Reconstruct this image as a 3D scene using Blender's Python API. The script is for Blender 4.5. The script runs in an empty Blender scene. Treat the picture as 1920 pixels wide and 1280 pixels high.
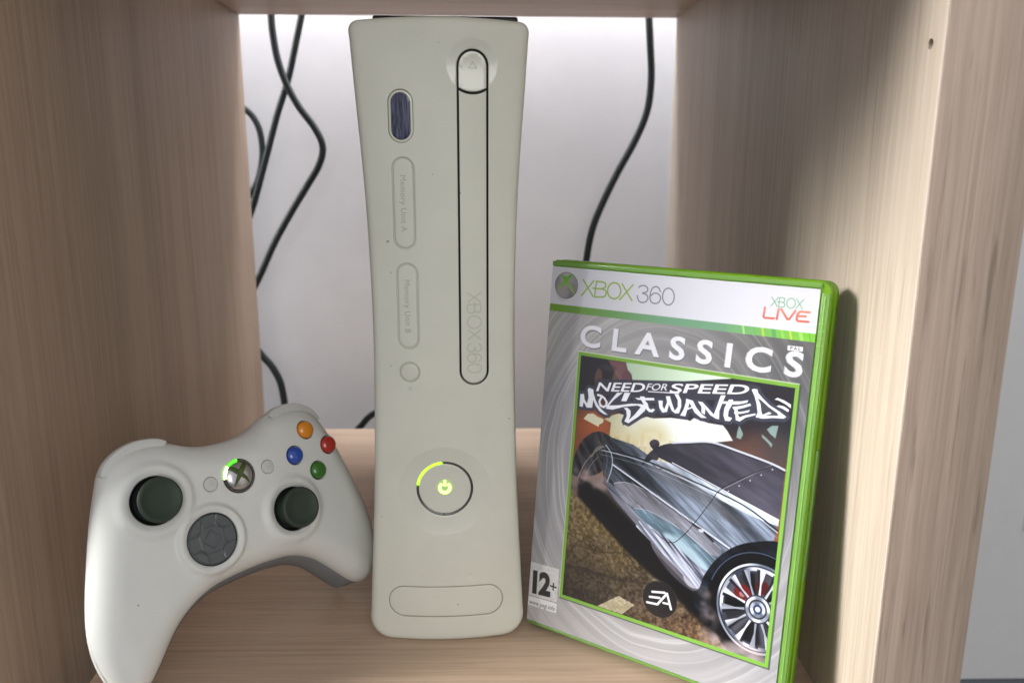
import bpy, math, random
import numpy as np
from mathutils import Matrix, Vector
from mathutils.geometry import delaunay_2d_cdt
S = 0.001          # everything below is written in millimetres
scene = bpy.context.scene
COL = scene.collection
rng = np.random.default_rng(5)

# ------------------------------------------------------------------ camera
def Rcam(p, y, r):
    cy, sy, cp, sp = math.cos(y), math.sin(y), math.cos(p), math.sin(p)
    fwd = np.array([sy*cp, cy*cp, -sp]); right = np.array([cy, -sy, 0.]); up = np.cross(right, fwd)
    c, s = math.cos(r), math.sin(r)
    return c*right+s*up, -s*right+c*up, fwd
cam = bpy.data.objects.new('camera', bpy.data.cameras.new('camera')); COL.objects.link(cam)
_r, _u, _f = Rcam(.2205, .0238, .0044)
M = Matrix(((_r[0], _u[0], -_f[0], 0), (_r[1], _u[1], -_f[1], 0), (_r[2], _u[2], -_f[2], .2424), (0, 0, 0, 1)))
cam.matrix_world = M
cam.data.sensor_width = 36; cam.data.lens = 1535.8/1920*36
cam.data.clip_start = .01; cam.data.clip_end = 30
cam.data.dof.use_dof = True; cam.data.dof.focus_distance = .385; cam.data.dof.aperture_fstop = 11
scene.camera = cam

# ------------------------------------------------------------------ light
world = bpy.data.worlds.new('World'); scene.world = world; world.use_nodes = True
bg = world.node_tree.nodes['Background']
bg.inputs[0].default_value = (.78, .78, .84, 1); bg.inputs[1].default_value = .53
def area(name, loc, aim, sx, sy, power, col):
    l = bpy.data.lights.new(name, 'AREA'); l.shape = 'RECTANGLE'; l.size = sx; l.size_y = sy
    l.energy = power; l.color = col
    o = bpy.data.objects.new(name, l); COL.objects.link(o); o.location = loc
    o.rotation_euler = (Vector(aim)-Vector(loc)).to_track_quat('-Z', 'Y').to_euler()
    return o
wn = area('window_light', (-2.03, .066, 1.06), (.152, .31, .12), .85, .8, 4.4, (1.0, .99, .97)); wn.data.spread = math.radians(24)
area('gap_light', (-.03, .752, .52), (-.03, .788, .12), 1.0, .04, 4.4, (.88, .92, 1.0))
area('front_fill', (.45, -2.0, .75), (-.02, .38, .15), 1.6, 1.2, 22, (1.0, .99, .95))  # added fill from behind the camera to brighten the console, no known lamp
scene.view_settings.view_transform = 'Standard'; scene.view_settings.look = 'None'
scene.view_settings.exposure = 0; scene.view_settings.gamma = 1
scene.cycles.max_bounces = 8; scene.cycles.use_denoising = True

# ------------------------------------------------------------------ materials
def newmat(name):
    m = bpy.data.materials.new(name); m.use_nodes = True
    return m, m.node_tree.nodes, m.node_tree.links, m.node_tree.nodes['Principled BSDF']
def plastic(name, col, rough=.45, spec=.5, bump=.04, scale=2500, coat=0., mottle=.03, metal=0., specks=0.):
    m, N, L, b = newmat(name)
    tc = N.new('ShaderNodeTexCoord')
    n = N.new('ShaderNodeTexNoise'); n.inputs['Scale'].default_value = 40; n.inputs['Detail'].default_value = 6
    L.new(tc.outputs['Object'], n.inputs['Vector'])
    r = N.new('ShaderNodeValToRGB'); r.color_ramp.elements[0].position = .3; r.color_ramp.elements[1].position = .75
    r.color_ramp.elements[0].color = (*[c*(1-mottle) for c in col], 1); r.color_ramp.elements[1].color = (*[min(1, c*(1+mottle)) for c in col], 1)
    L.new(n.outputs['Fac'], r.inputs['Fac']); L.new(r.outputs['Color'], b.inputs['Base Color'])
    if specks:
        n5 = N.new('ShaderNodeTexNoise'); n5.inputs['Scale'].default_value = 420; n5.inputs['Detail'].default_value = 1; L.new(tc.outputs['Object'], n5.inputs['Vector'])
        r5 = N.new('ShaderNodeValToRGB'); r5.color_ramp.elements[0].position = .795; r5.color_ramp.elements[1].position = .83; r5.color_ramp.elements[0].color = (0, 0, 0, 1); r5.color_ramp.elements[1].color = (specks,)*3+(1,)
        mx = N.new('ShaderNodeMix'); mx.data_type = 'RGBA'; L.new(n5.outputs['Fac'], r5.inputs['Fac']); L.new(r5.outputs['Color'], mx.inputs['Factor'])
        L.new(r.outputs['Color'], mx.inputs['A']); mx.inputs['B'].default_value = (.12, .11, .09, 1); L.new(mx.outputs['Result'], b.inputs['Base Color'])
    mr = N.new('ShaderNodeMapRange'); mr.inputs['To Min'].default_value = rough-.05; mr.inputs['To Max'].default_value = rough+.07
    L.new(n.outputs['Fac'], mr.inputs['Value']); L.new(mr.outputs['Result'], b.inputs['Roughness'])
    b.inputs['Specular IOR Level'].default_value = spec; b.inputs['Metallic'].default_value = metal
    b.inputs['Coat Weight'].default_value = coat; b.inputs['Coat Roughness'].default_value = .12
    if bump:
        n2 = N.new('ShaderNodeTexNoise'); n2.inputs['Scale'].default_value = scale; n2.inputs['Detail'].default_value = 2
        L.new(tc.outputs['Object'], n2.inputs['Vector'])
        bp = N.new('ShaderNodeBump'); bp.inputs['Strength'].default_value = bump; bp.inputs['Distance'].default_value = .0002
        L.new(n2.outputs['Fac'], bp.inputs['Height']); L.new(bp.outputs['Normal'], b.inputs['Normal'])
    return m
def emit(name, col, s, base=(.1, .3, .05)):
    m, N, L, b = newmat(name)
    b.inputs['Base Color'].default_value = (*base, 1)
    b.inputs['Emission Color'].default_value = (*col, 1); b.inputs['Emission Strength'].default_value = s
    return m
def wood(name, axis, light=(.50, .405, .325), dark=(.33, .255, .2), streak=.5, dash=0.0, bands=1.0):
    """pale oak laminate; grain runs along axis"""
    m, N, L, b = newmat(name)
    tc = N.new('ShaderNodeTexCoord')
    def noise(across, along, detail, seed=0.):
        mp = N.new('ShaderNodeMapping'); sc = [across]*3; sc[axis] = along
        mp.inputs['Scale'].default_value = sc; mp.inputs['Location'].default_value = (seed, seed*.7, seed*1.3)
        L.new(tc.outputs['Object'], mp.inputs['Vector'])
        n = N.new('ShaderNodeTexNoise'); n.inputs['Scale'].default_value = 1; n.inputs['Detail'].default_value = detail
        n.inputs['Roughness'].default_value = .6; n.inputs['Distortion'].default_value = .25
        L.new(mp.outputs['Vector'], n.inputs['Vector']); return n
    n1 = noise(28, 1.2, 3, 3.1); n2 = noise(420, 6, 4, 7.7); n3 = noise(900, 24, 2, 1.3)
    def mth(op, a, b_, clamp=False):
        x = N.new('ShaderNodeMath'); x.operation = op; x.use_clamp = clamp
        for i, v in enumerate((a, b_)):
            if isinstance(v, (int, float)): x.inputs[i].default_value = v
            else: L.new(v, x.inputs[i])
        return x.outputs[0]
    f = mth('ADD', mth('MULTIPLY', n1.outputs['Fac'], .55*bands), mth('MULTIPLY', n2.outputs['Fac'], streak))
    f = mth('ADD', f, mth('MULTIPLY', n3.outputs['Fac'], .38))
    r = N.new('ShaderNodeValToRGB')
    mid = (.55*bands+streak+.38)/2
    r.color_ramp.elements[0].position = mid-.17; r.color_ramp.elements[1].position = mid+.13
    r.color_ramp.elements[0].color = (*dark, 1); r.color_ramp.elements[1].color = (*light, 1)
    L.new(f, r.inputs['Fac'])
    out = r.outputs['Color']
    if dash:
        n4 = noise(330, 16, 3, 11.9)
        r2 = N.new('ShaderNodeValToRGB'); r2.color_ramp.elements[0].position = .60; r2.color_ramp.elements[1].position = .70
        r2.color_ramp.elements[0].color = (0, 0, 0, 1); r2.color_ramp.elements[1].color = (dash,)*3+(1,)
        L.new(n4.outputs['Fac'], r2.inputs['Fac'])
        mx = N.new('ShaderNodeMix'); mx.data_type = 'RGBA'; L.new(r2.outputs['Color'], mx.inputs['Factor'])
        L.new(out, mx.inputs['A']); mx.inputs['B'].default_value = (*[c*.55 for c in dark], 1)
        out = mx.outputs['Result']
    L.new(out, b.inputs['Base Color'])
    b.inputs['Roughness'].default_value = .5; b.inputs['Specular IOR Level'].default_value = .35
    bp = N.new('ShaderNodeBump'); bp.inputs['Strength'].default_value = .25; bp.inputs['Distance'].default_value = .0004
    L.new(n2.outputs['Fac'], bp.inputs['Height']); L.new(bp.outputs['Normal'], b.inputs['Normal'])
    return m

W_PLASTIC = plastic('matte_white_plastic', (.655, .655, .57), .5, .4, .16, 2000, specks=.7)
W_BODY = plastic('white_body_plastic', (.62, .62, .54), .5, .4, .1, 2200)
W_GLOSS = plastic('satin_white_plastic', (.655, .655, .57), .18, .5, 0, coat=.45)
W_SHADETONE = plastic('shade_toned_marking', (.44, .44, .385), .6, .3, 0)  # raised marks in a darker tone that paints in the shade of engraving
W_SHADETONE2 = plastic('embossed_lettering', (.54, .54, .47), .5, .4, 0)  # same painted shade, weaker, for the embossed tray letters
W_PAD = plastic('controller_white_plastic', (.675, .68, .645), .42, .45, .12, 2000, specks=.6)
W_CLEAR = plastic('milky_translucent_plastic', (.58, .58, .55), .2, .5, 0, coat=.3)
GREY = plastic('mid_grey_rubbery_plastic', (.17, .175, .18), .5, .4, .1, 2400)
DKGREY = plastic('dark_green_grey_rubber', (.026, .042, .028), .55, .45, .12, 3000)
DPAD = plastic('slate_grey_plastic', (.085, .095, .10), .3, .5, .03, 2400, coat=.1)
BLACK = plastic('black_plastic', (.008, .009, .009), .5, .4, 0)
GLOSSBLACK = plastic('gloss_black_plastic', (.012, .014, .012), .12, .5, 0, coat=.4)
RINGDARK = plastic('smoked_ring_plastic', (.06, .065, .06), .2, .5, 0, coat=.3)
CABLE = plastic('black_green_cable_rubber', (.010, .018, .018), .45, .45, .05, 900)
CHROME = plastic('brushed_silver', (.62, .6, .62), .28, .5, 0, metal=.9)
XGREEN = plastic('dark_green_emblem', (.05, .085, .008), .3, .5, 0, coat=.3)
def btn(name, c): return plastic(name, c, .16, .55, 0, coat=.6, mottle=.08)
B_Y, B_R, B_B, B_G = btn('amber_button', (.72, .25, .01)), btn('red_button', (.42, .025, .015)), btn('blue_button', (.02, .07, .38)), btn('green_button', (.035, .16, .015))
HOLE = plastic('raw_chipboard', (.16, .07, .045), .8, .2, 0)
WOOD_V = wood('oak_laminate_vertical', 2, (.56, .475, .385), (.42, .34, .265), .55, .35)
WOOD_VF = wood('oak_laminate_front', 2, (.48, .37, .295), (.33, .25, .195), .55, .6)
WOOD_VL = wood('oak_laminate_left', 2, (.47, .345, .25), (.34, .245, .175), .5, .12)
WOOD_H = wood('oak_laminate_floor', 0, (.60, .44, .32), (.43, .30, .21), .5, .2, 1.2)
EDGE = wood('edge_banding', 2, (.62, .55, .48), (.5, .43, .37), .3)
def paint_mat(name, col, rough=.7, bump=.15, scale=350):
    m = plastic(name, col, rough, .3, bump, scale, mottle=.02); return m
WALL = paint_mat('white_wall_paint', (.74, .73, .75), .85, .3, 260)
DOOR = paint_mat('white_door_lacquer', (.74, .74, .74), .45, .03, 500)
ROOMFLOOR = paint_mat('grey_room_floor', (.10, .11, .12), .6)
LED = emit('green_led', (.30, 1.0, .01), 3.0)
LEDHOT = emit('green_led_bright', (.55, 1.0, .10), 7.0)
LEDDIM = emit('green_led_halo', (.25, .62, .04), .55, (.4, .45, .3))  # dim emission imitates the halo of light around the power icon
LEDPAD = emit('green_pad_led', (.06, 1.0, .01), 2.6)
LEDPADHOT = emit('green_pad_led_bright', (.50, 1.0, .20), 11.0)

def case_green(name, col, tcol, tr):
    m, N, L, b = newmat(name)
    tc = N.new('ShaderNodeTexCoord'); n = N.new('ShaderNodeTexNoise'); n.inputs['Scale'].default_value = 30
    L.new(tc.outputs['Object'], n.inputs['Vector'])
    r = N.new('ShaderNodeValToRGB'); r.color_ramp.elements[0].color = (*[c*.85 for c in col], 1); r.color_ramp.elements[1].color = (*[c*1.12 for c in col], 1)
    L.new(n.outputs['Fac'], r.inputs['Fac']); L.new(r.outputs['Color'], b.inputs['Base Color'])
    b.inputs['Roughness'].default_value = .22; b.inputs['Coat Weight'].default_value = .5; b.inputs['Coat Roughness'].default_value = .1
    t = N.new('ShaderNodeBsdfTranslucent'); t.inputs[0].default_value = (*tcol, 1)
    mx = N.new('ShaderNodeMixShader'); mx.inputs[0].default_value = tr
    L.new(b.outputs[0], mx.inputs[1]); L.new(t.outputs[0], mx.inputs[2])
    L.new(mx.outputs[0], N['Material Output'].inputs['Surface']); return m
CASE_G = case_green('translucent_green_plastic', (.25, .50, .02), (.55, .92, .06), .45)
CASE_G2 = case_green('translucent_green_plastic_pale', (.27, .48, .12), (.45, .8, .12), .4)
CASE_HI = case_green('green_plastic_moulded_ridge', (.42, .68, .20), (.6, .9, .2), .4)

# ------------------------------------------------------------------ object helpers
def tag(o, label, cat, group=None):
    o['label'] = label; o['category'] = cat
    if group: o['group'] = group
    return o
def thing(name, mat, label, cat, group=None):
    o = bpy.data.objects.new(name, None); COL.objects.link(o); o.empty_display_size = .02
    o.matrix_world = mat; return tag(o, label, cat, group)
def obj(name, verts, faces, mat, parent=None, smooth=True, angle=35, label=None):
    me = bpy.data.meshes.new(name)
    me.from_pydata([(float(v[0])*S, float(v[1])*S, float(v[2])*S) for v in verts], [], [tuple(int(i) for i in f) for f in faces])
    me.materials.append(mat); me.update()
    import bmesh
    bm = bmesh.new(); bm.from_mesh(me); bmesh.ops.remove_doubles(bm, verts=bm.verts, dist=1e-7)
    bmesh.ops.recalc_face_normals(bm, faces=bm.faces); bm.to_mesh(me); bm.free()
    if smooth:
        me.polygons.foreach_set('use_smooth', [True]*len(me.polygons)); me.set_sharp_from_angle(angle=math.radians(angle))
    o = bpy.data.objects.new(name, me); COL.objects.link(o)
    if parent is not None: o.parent = parent
    if label: o['label'] = label
    return o
class MB:
    def __init__(s): s.v = []; s.f = []
    def add(s, v, f):
        n = len(s.v); s.v += [tuple(p) for p in v]; s.f += [tuple(i+n for i in q) for q in f]; return s
    def box(s, a, b, bev=0.):
        (x0, y0, z0), (x1, y1, z1) = a, b
        if not bev:
            v = [(x0,y0,z0),(x1,y0,z0),(x1,y1,z0),(x0,y1,z0),(x0,y0,z1),(x1,y0,z1),(x1,y1,z1),(x0,y1,z1)]
            return s.add(v, [(0,3,2,1),(4,5,6,7),(0,1,5,4),(1,2,6,5),(2,3,7,6),(3,0,4,7)])
        import bmesh
        bm = bmesh.new(); bmesh.ops.create_cube(bm, size=1)
        for v in bm.verts: v.co = Vector(((x0+x1)/2+v.co.x*(x1-x0), (y0+y1)/2+v.co.y*(y1-y0), (z0+z1)/2+v.co.z*(z1-z0)))
        bmesh.ops.bevel(bm, geom=list(bm.edges), offset=bev, segments=3, profile=.5, affect='EDGES')
        bm.verts.index_update()
        s.add([tuple(v.co) for v in bm.verts], [tuple(v.index for v in f.verts) for f in bm.faces]); bm.free(); return s
    def lathe(s, prof, c=(0, 0, 0), n=48, a0=0., a1=2*math.pi, tf=None, closed=False):
        """prof: (r, w) pairs; axis = third coordinate"""
        full = abs(a1-a0-2*math.pi) < 1e-6; k = n if full else n+1; v = []
        for r, w in prof:
            for i in range(k):
                a = a0+(a1-a0)*i/n; v.append((c[0]+r*math.cos(a), c[1]+r*math.sin(a), c[2]+w))
        if tf: v = [tf(p) for p in v]
        f = []; m = len(prof)
        for j in range(m if closed else m-1):
            for i in range(n):
                i2 = (i+1) % k; j2 = (j+1) % m
                f.append((j*k+i, j*k+i2, j2*k+i2, j2*k+i))
        if closed and not full:
            f.append(tuple(j*k for j in range(m))[::-1]); f.append(tuple(j*k+n for j in range(m)))
        return s.add(v, f)
    def build(s, name, mat, parent=None, **k): return obj(name, s.v, s.f, mat, parent, **k)
def inpoly(P, poly):
    poly = np.asarray(poly, float); x, y = P[:, 0], P[:, 1]; c = np.zeros(len(P), bool); n = len(poly)
    for i in range(n):
        x1, y1 = poly[i]; x2, y2 = poly[(i+1) % n]
        if y1 == y2: continue
        k = (y1 > y) != (y2 > y)
        c ^= k & (x < (x2-x1)*(y-y1)/(y2-y1)+x1)
    return c
def distpoly(P, poly, closed=True):
    poly = np.asarray(poly, float); d = np.full(len(P), 1e9); n = len(poly)
    for i in range(n if closed else n-1):
        a = poly[i]; b = poly[(i+1) % n]; e = b-a; L2 = max(e@e, 1e-12)
        t = np.clip(((P-a)@e)/L2, 0, 1); q = P-a-t[:, None]*e; d = np.minimum(d, np.hypot(q[:, 0], q[:, 1]))
    return d
def area2(p):
    p = np.asarray(p); return .5*np.sum(p[:, 0]*np.roll(p[:, 1], -1)-np.roll(p[:, 0], -1)*p[:, 1])
def inset(poly, d):
    p = np.asarray(poly, float)
    if area2(p) < 0: p = p[::-1]
    t = np.roll(p, -1, 0)-np.roll(p, 1, 0); t /= np.maximum(np.hypot(t[:, 0], t[:, 1])[:, None], 1e-9)
    return p+np.stack([-t[:, 1], t[:, 0]], 1)*d
def capsule(cx, cy, hx, hy, n=14):
    r = min(hx, hy); p = []
    for (sx, sy, a0) in ((1, 1, 0), (-1, 1, 90), (-1, -1, 180), (1, -1, 270)):
        for i in range(n+1):
            a = math.radians(a0+90*i/n); p.append((cx+sx*(hx-r)+r*math.cos(a), cy+sy*(hy-r)+r*math.sin(a)))
    out = []
    for q in p:
        if not out or math.hypot(q[0]-out[-1][0], q[1]-out[-1][1]) > 1e-4: out.append(q)
    if math.hypot(out[0][0]-out[-1][0], out[0][1]-out[-1][1]) < 1e-4: out.pop()
    return densify(out, 2.0)
def densify(p, step, closed=True):
    out = []; n = len(p)
    for i in range(n if closed else n-1):
        a = p[i]; b = p[(i+1) % n]; k = max(1, int(math.hypot(b[0]-a[0], b[1]-a[1])/step+.99))
        for j in range(k): out.append((a[0]+(b[0]-a[0])*j/k, a[1]+(b[1]-a[1])*j/k))
    if not closed: out.append(tuple(p[-1]))
    return out
def circle(cx, cy, r, n=48): return [(cx+r*math.cos(2*math.pi*i/n), cy+r*math.sin(2*math.pi*i/n)) for i in range(n)]
def rrect(x0, y0, x1, y1, r, n=6):
    if not isinstance(r, (list, tuple)): r = (r,)*4
    p = []
    for (cx, cy, a0, q) in ((x1-r[0], y1-r[0], 0, r[0]), (x0+r[1], y1-r[1], 90, r[1]), (x0+r[2], y0+r[2], 180, r[2]), (x1-r[3], y0+r[3], 270, r[3])):
        for i in range(n+1):
            a = math.radians(a0+90*i/n); p.append((cx+q*math.cos(a), cy+q*math.sin(a)))
    return p
def catmull(pts, k=6, closed=False):
    P = [np.array(p, float) for p in pts]; n = len(P); out = []
    for i in range(n if closed else n-1):
        if closed: a, b, c, d = P[(i-1) % n], P[i], P[(i+1) % n], P[(i+2) % n]
        else: a, b, c, d = P[max(i-1, 0)], P[i], P[i+1], P[min(i+2, n-1)]
        for j in range(k):
            t = j/k; out.append(.5*((2*b)+(c-a)*t+(2*a-5*b+4*c-d)*t*t+(3*b-a-3*c+d)*t**3))
    if not closed: out.append(P[-1])
    return [tuple(p) for p in out]
def rnd_edge(d, R):
    t = np.clip(1-np.asarray(d)/R, 0, 1); return R*(1-np.sqrt(np.maximum(0, 1-t*t)))
def plate(outer, depth, holes=(), R=.5, RH=.3, grid=2.0, rings=(), extra=(), creases=(), skirt=2., hskirt=2.5, tf=None):
    """A moulded surface over a plane outline with rounded rims, hole walls and an outer wall.
    depth(u,v) = recession of the surface; returns verts, faces. tf maps (u, v, depth) to local xyz."""
    outer = [tuple(p) for p in outer]; pts = []; edges = []
    def loop(l):
        n = len(pts); pts.extend([tuple(map(float, q)) for q in l]); edges.extend([(n+i, n+(i+1) % len(l)) for i in range(len(l))]); return list(range(n, n+len(l)))
    loop(outer)
    for h in holes: loop(h)
    for h in creases: loop(h)
    cand = []
    for d in rings: cand += [tuple(p) for p in inset(outer, d)]
    for h in holes:
        for d in (RH*.35, RH, RH*2.2): cand += [tuple(p) for p in inset(h, -d)]
    cand += [tuple(p) for p in extra]
    a = np.array(outer); xs = np.arange(a[:, 0].min()+grid*.5, a[:, 0].max(), grid); ys = np.arange(a[:, 1].min()+grid*.5, a[:, 1].max(), grid)
    G = np.stack(np.meshgrid(xs, ys), -1).reshape(-1, 2)
    Rm = max(rings) if rings else 0
    do = distpoly(G, outer); G = G[inpoly(G, outer) & (do > max(Rm+grid*.3, grid*.3))]
    ncand = len(cand)
    C = np.array(cand) if cand else np.zeros((0, 2))
    if len(C): C = C[inpoly(C, outer) & (distpoly(C, outer) > min(rings)*.6 if rings else np.ones(len(C), bool))]
    for h in holes:
        for A_ in ('C', 'G'):
            X = C if A_ == 'C' else G
            if len(X):
                X = X[~inpoly(X, h) & (distpoly(X, h) > (RH*.2 if A_ == 'C' else RH*2.2+.3))]
            if A_ == 'C': C = X
            else: G = X
    pts += [tuple(p) for p in C]+[tuple(p) for p in G]
    vo, eo, fo, ov, oe, of = delaunay_2d_cdt([Vector(p) for p in pts], edges, [], 0, 1e-5)
    V2 = np.array([(v.x, v.y) for v in vo]); T = np.array([f for f in fo if len(f) == 3])
    cen = V2[T].mean(1); k = inpoly(cen, outer)
    for h in holes: k &= ~inpoly(cen, h)
    T = T[k]
    D = depth(V2[:, 0], V2[:, 1])+rnd_edge(distpoly(V2, outer), R)
    for h in holes: D = D+rnd_edge(distpoly(V2, h), RH)
    V3 = [(x, y, d) for (x, y), d in zip(V2, D)]; F = [tuple(t) for t in T]
    def wall(l, sk):
        l = np.array(l); R_ = R if sk is skirt else RH
        d0 = depth(l[:, 0], l[:, 1])+R_; n = len(V3); m = len(l)
        for (x, y), d in zip(l, d0): V3.append((x, y, d))
        for (x, y), d in zip(l, d0): V3.append((x, y, d+sk))
        for i in range(m): F.append((n+i, n+(i+1) % m, n+m+(i+1) % m, n+m+i))
    if skirt: wall(outer, skirt)
    if hskirt:
        for h in holes:
            hs = hskirt+1e-9; l = np.array(h); d0 = depth(l[:, 0], l[:, 1])+RH; n = len(V3); m = len(l)
            for (x, y), d in zip(l, d0): V3.append((x, y, d))
            for (x, y), d in zip(l, d0): V3.append((x, y, d+hs))
            for i in range(m): F.append((n+i, n+(i+1) % m, n+m+(i+1) % m, n+m+i))
    if tf: V3 = [tf(*p) for p in V3]
    return V3, F
def ribbon(pts, w, h, z0, tf, closed=False):
    """a raised line: flat-topped, mitred; tf(x, y, height)"""
    P = np.array(pts, float)
    if closed and np.hypot(*(P[0]-P[-1])) < 1e-3: P = P[:-1]
    n = len(P); t = np.zeros_like(P)
    for i in range(n):
        a = P[(i-1) % n] if closed or i > 0 else P[i]; b = P[(i+1) % n] if closed or i < n-1 else P[i]
        d1 = P[i]-a; d2 = b-P[i]
        d1 = d1/np.hypot(*d1) if np.hypot(*d1) > 0 else d2/np.hypot(*d2); d2 = d2/np.hypot(*d2) if np.hypot(*d2) > 0 else d1
        q = d1+d2; q = q/max(np.hypot(*q), .3); t[i] = q/max(.5, abs(q@d1))
    nn = np.stack([-t[:, 1], t[:, 0]], 1)*w/2
    v = []; f = []
    for i in range(n):
        a, b = P[i]+nn[i], P[i]-nn[i]
        v += [tf(a[0], a[1], 0), tf(a[0], a[1], z0+h), tf(b[0], b[1], z0+h), tf(b[0], b[1], 0)]
    for i in range(n if closed else n-1):
        j = (i+1) % n
        for k in range(3): f.append((4*i+k, 4*j+k, 4*j+k+1, 4*i+k+1))
    if not closed: f += [(0, 1, 2, 3), (4*n-1, 4*n-2, 4*n-3, 4*n-4)]
    return v, f
def text_geo(s, bold=0., spacing=1., shear=0., extrude=0., res=4):
    c = bpy.data.curves.new('t', 'FONT'); c.body = s; c.offset = bold; c.space_character = spacing; c.shear = shear
    c.extrude = extrude; c.resolution_u = res; c.size = 1
    o = bpy.data.objects.new('t', c); COL.objects.link(o); bpy.context.view_layer.update()
    me = o.evaluated_get(bpy.context.evaluated_depsgraph_get()).to_mesh()
    V = np.array([tuple(v.co) for v in me.vertices]); F = [tuple(p.vertices) for p in me.polygons]
    o.to_mesh_clear(); bpy.data.objects.remove(o); bpy.data.curves.remove(c)
    return V, F
def tube(name, pts, r, mat, parent=None, n=12, k=8):
    P = np.array(catmull(pts, k)); v = []; f = []; m = len(P)
    up = np.array([0, 1., 0])
    for i in range(m):
        t = P[min(i+1, m-1)]-P[max(i-1, 0)]; t /= np.linalg.norm(t); a = np.cross(t, up); a /= np.linalg.norm(a); b = np.cross(t, a)
        for j in range(n):
            w = 2*math.pi*j/n; v.append(P[i]+r*(a*math.cos(w)+b*math.sin(w)))
    for i in range(m-1):
        for j in range(n): f.append((i*n+j, i*n+(j+1) % n, (i+1)*n+(j+1) % n, (i+1)*n+j))
    f.append(tuple(range(n))); f.append(tuple((m-1)*n+j for j in range(n))[::-1])
    return obj(name, v, f, mat, parent, angle=60)
def trans(x, y, z, a=0.): return Matrix.Translation((x*S, y*S, z*S)) @ Matrix.Rotation(a, 4, 'Z')

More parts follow.
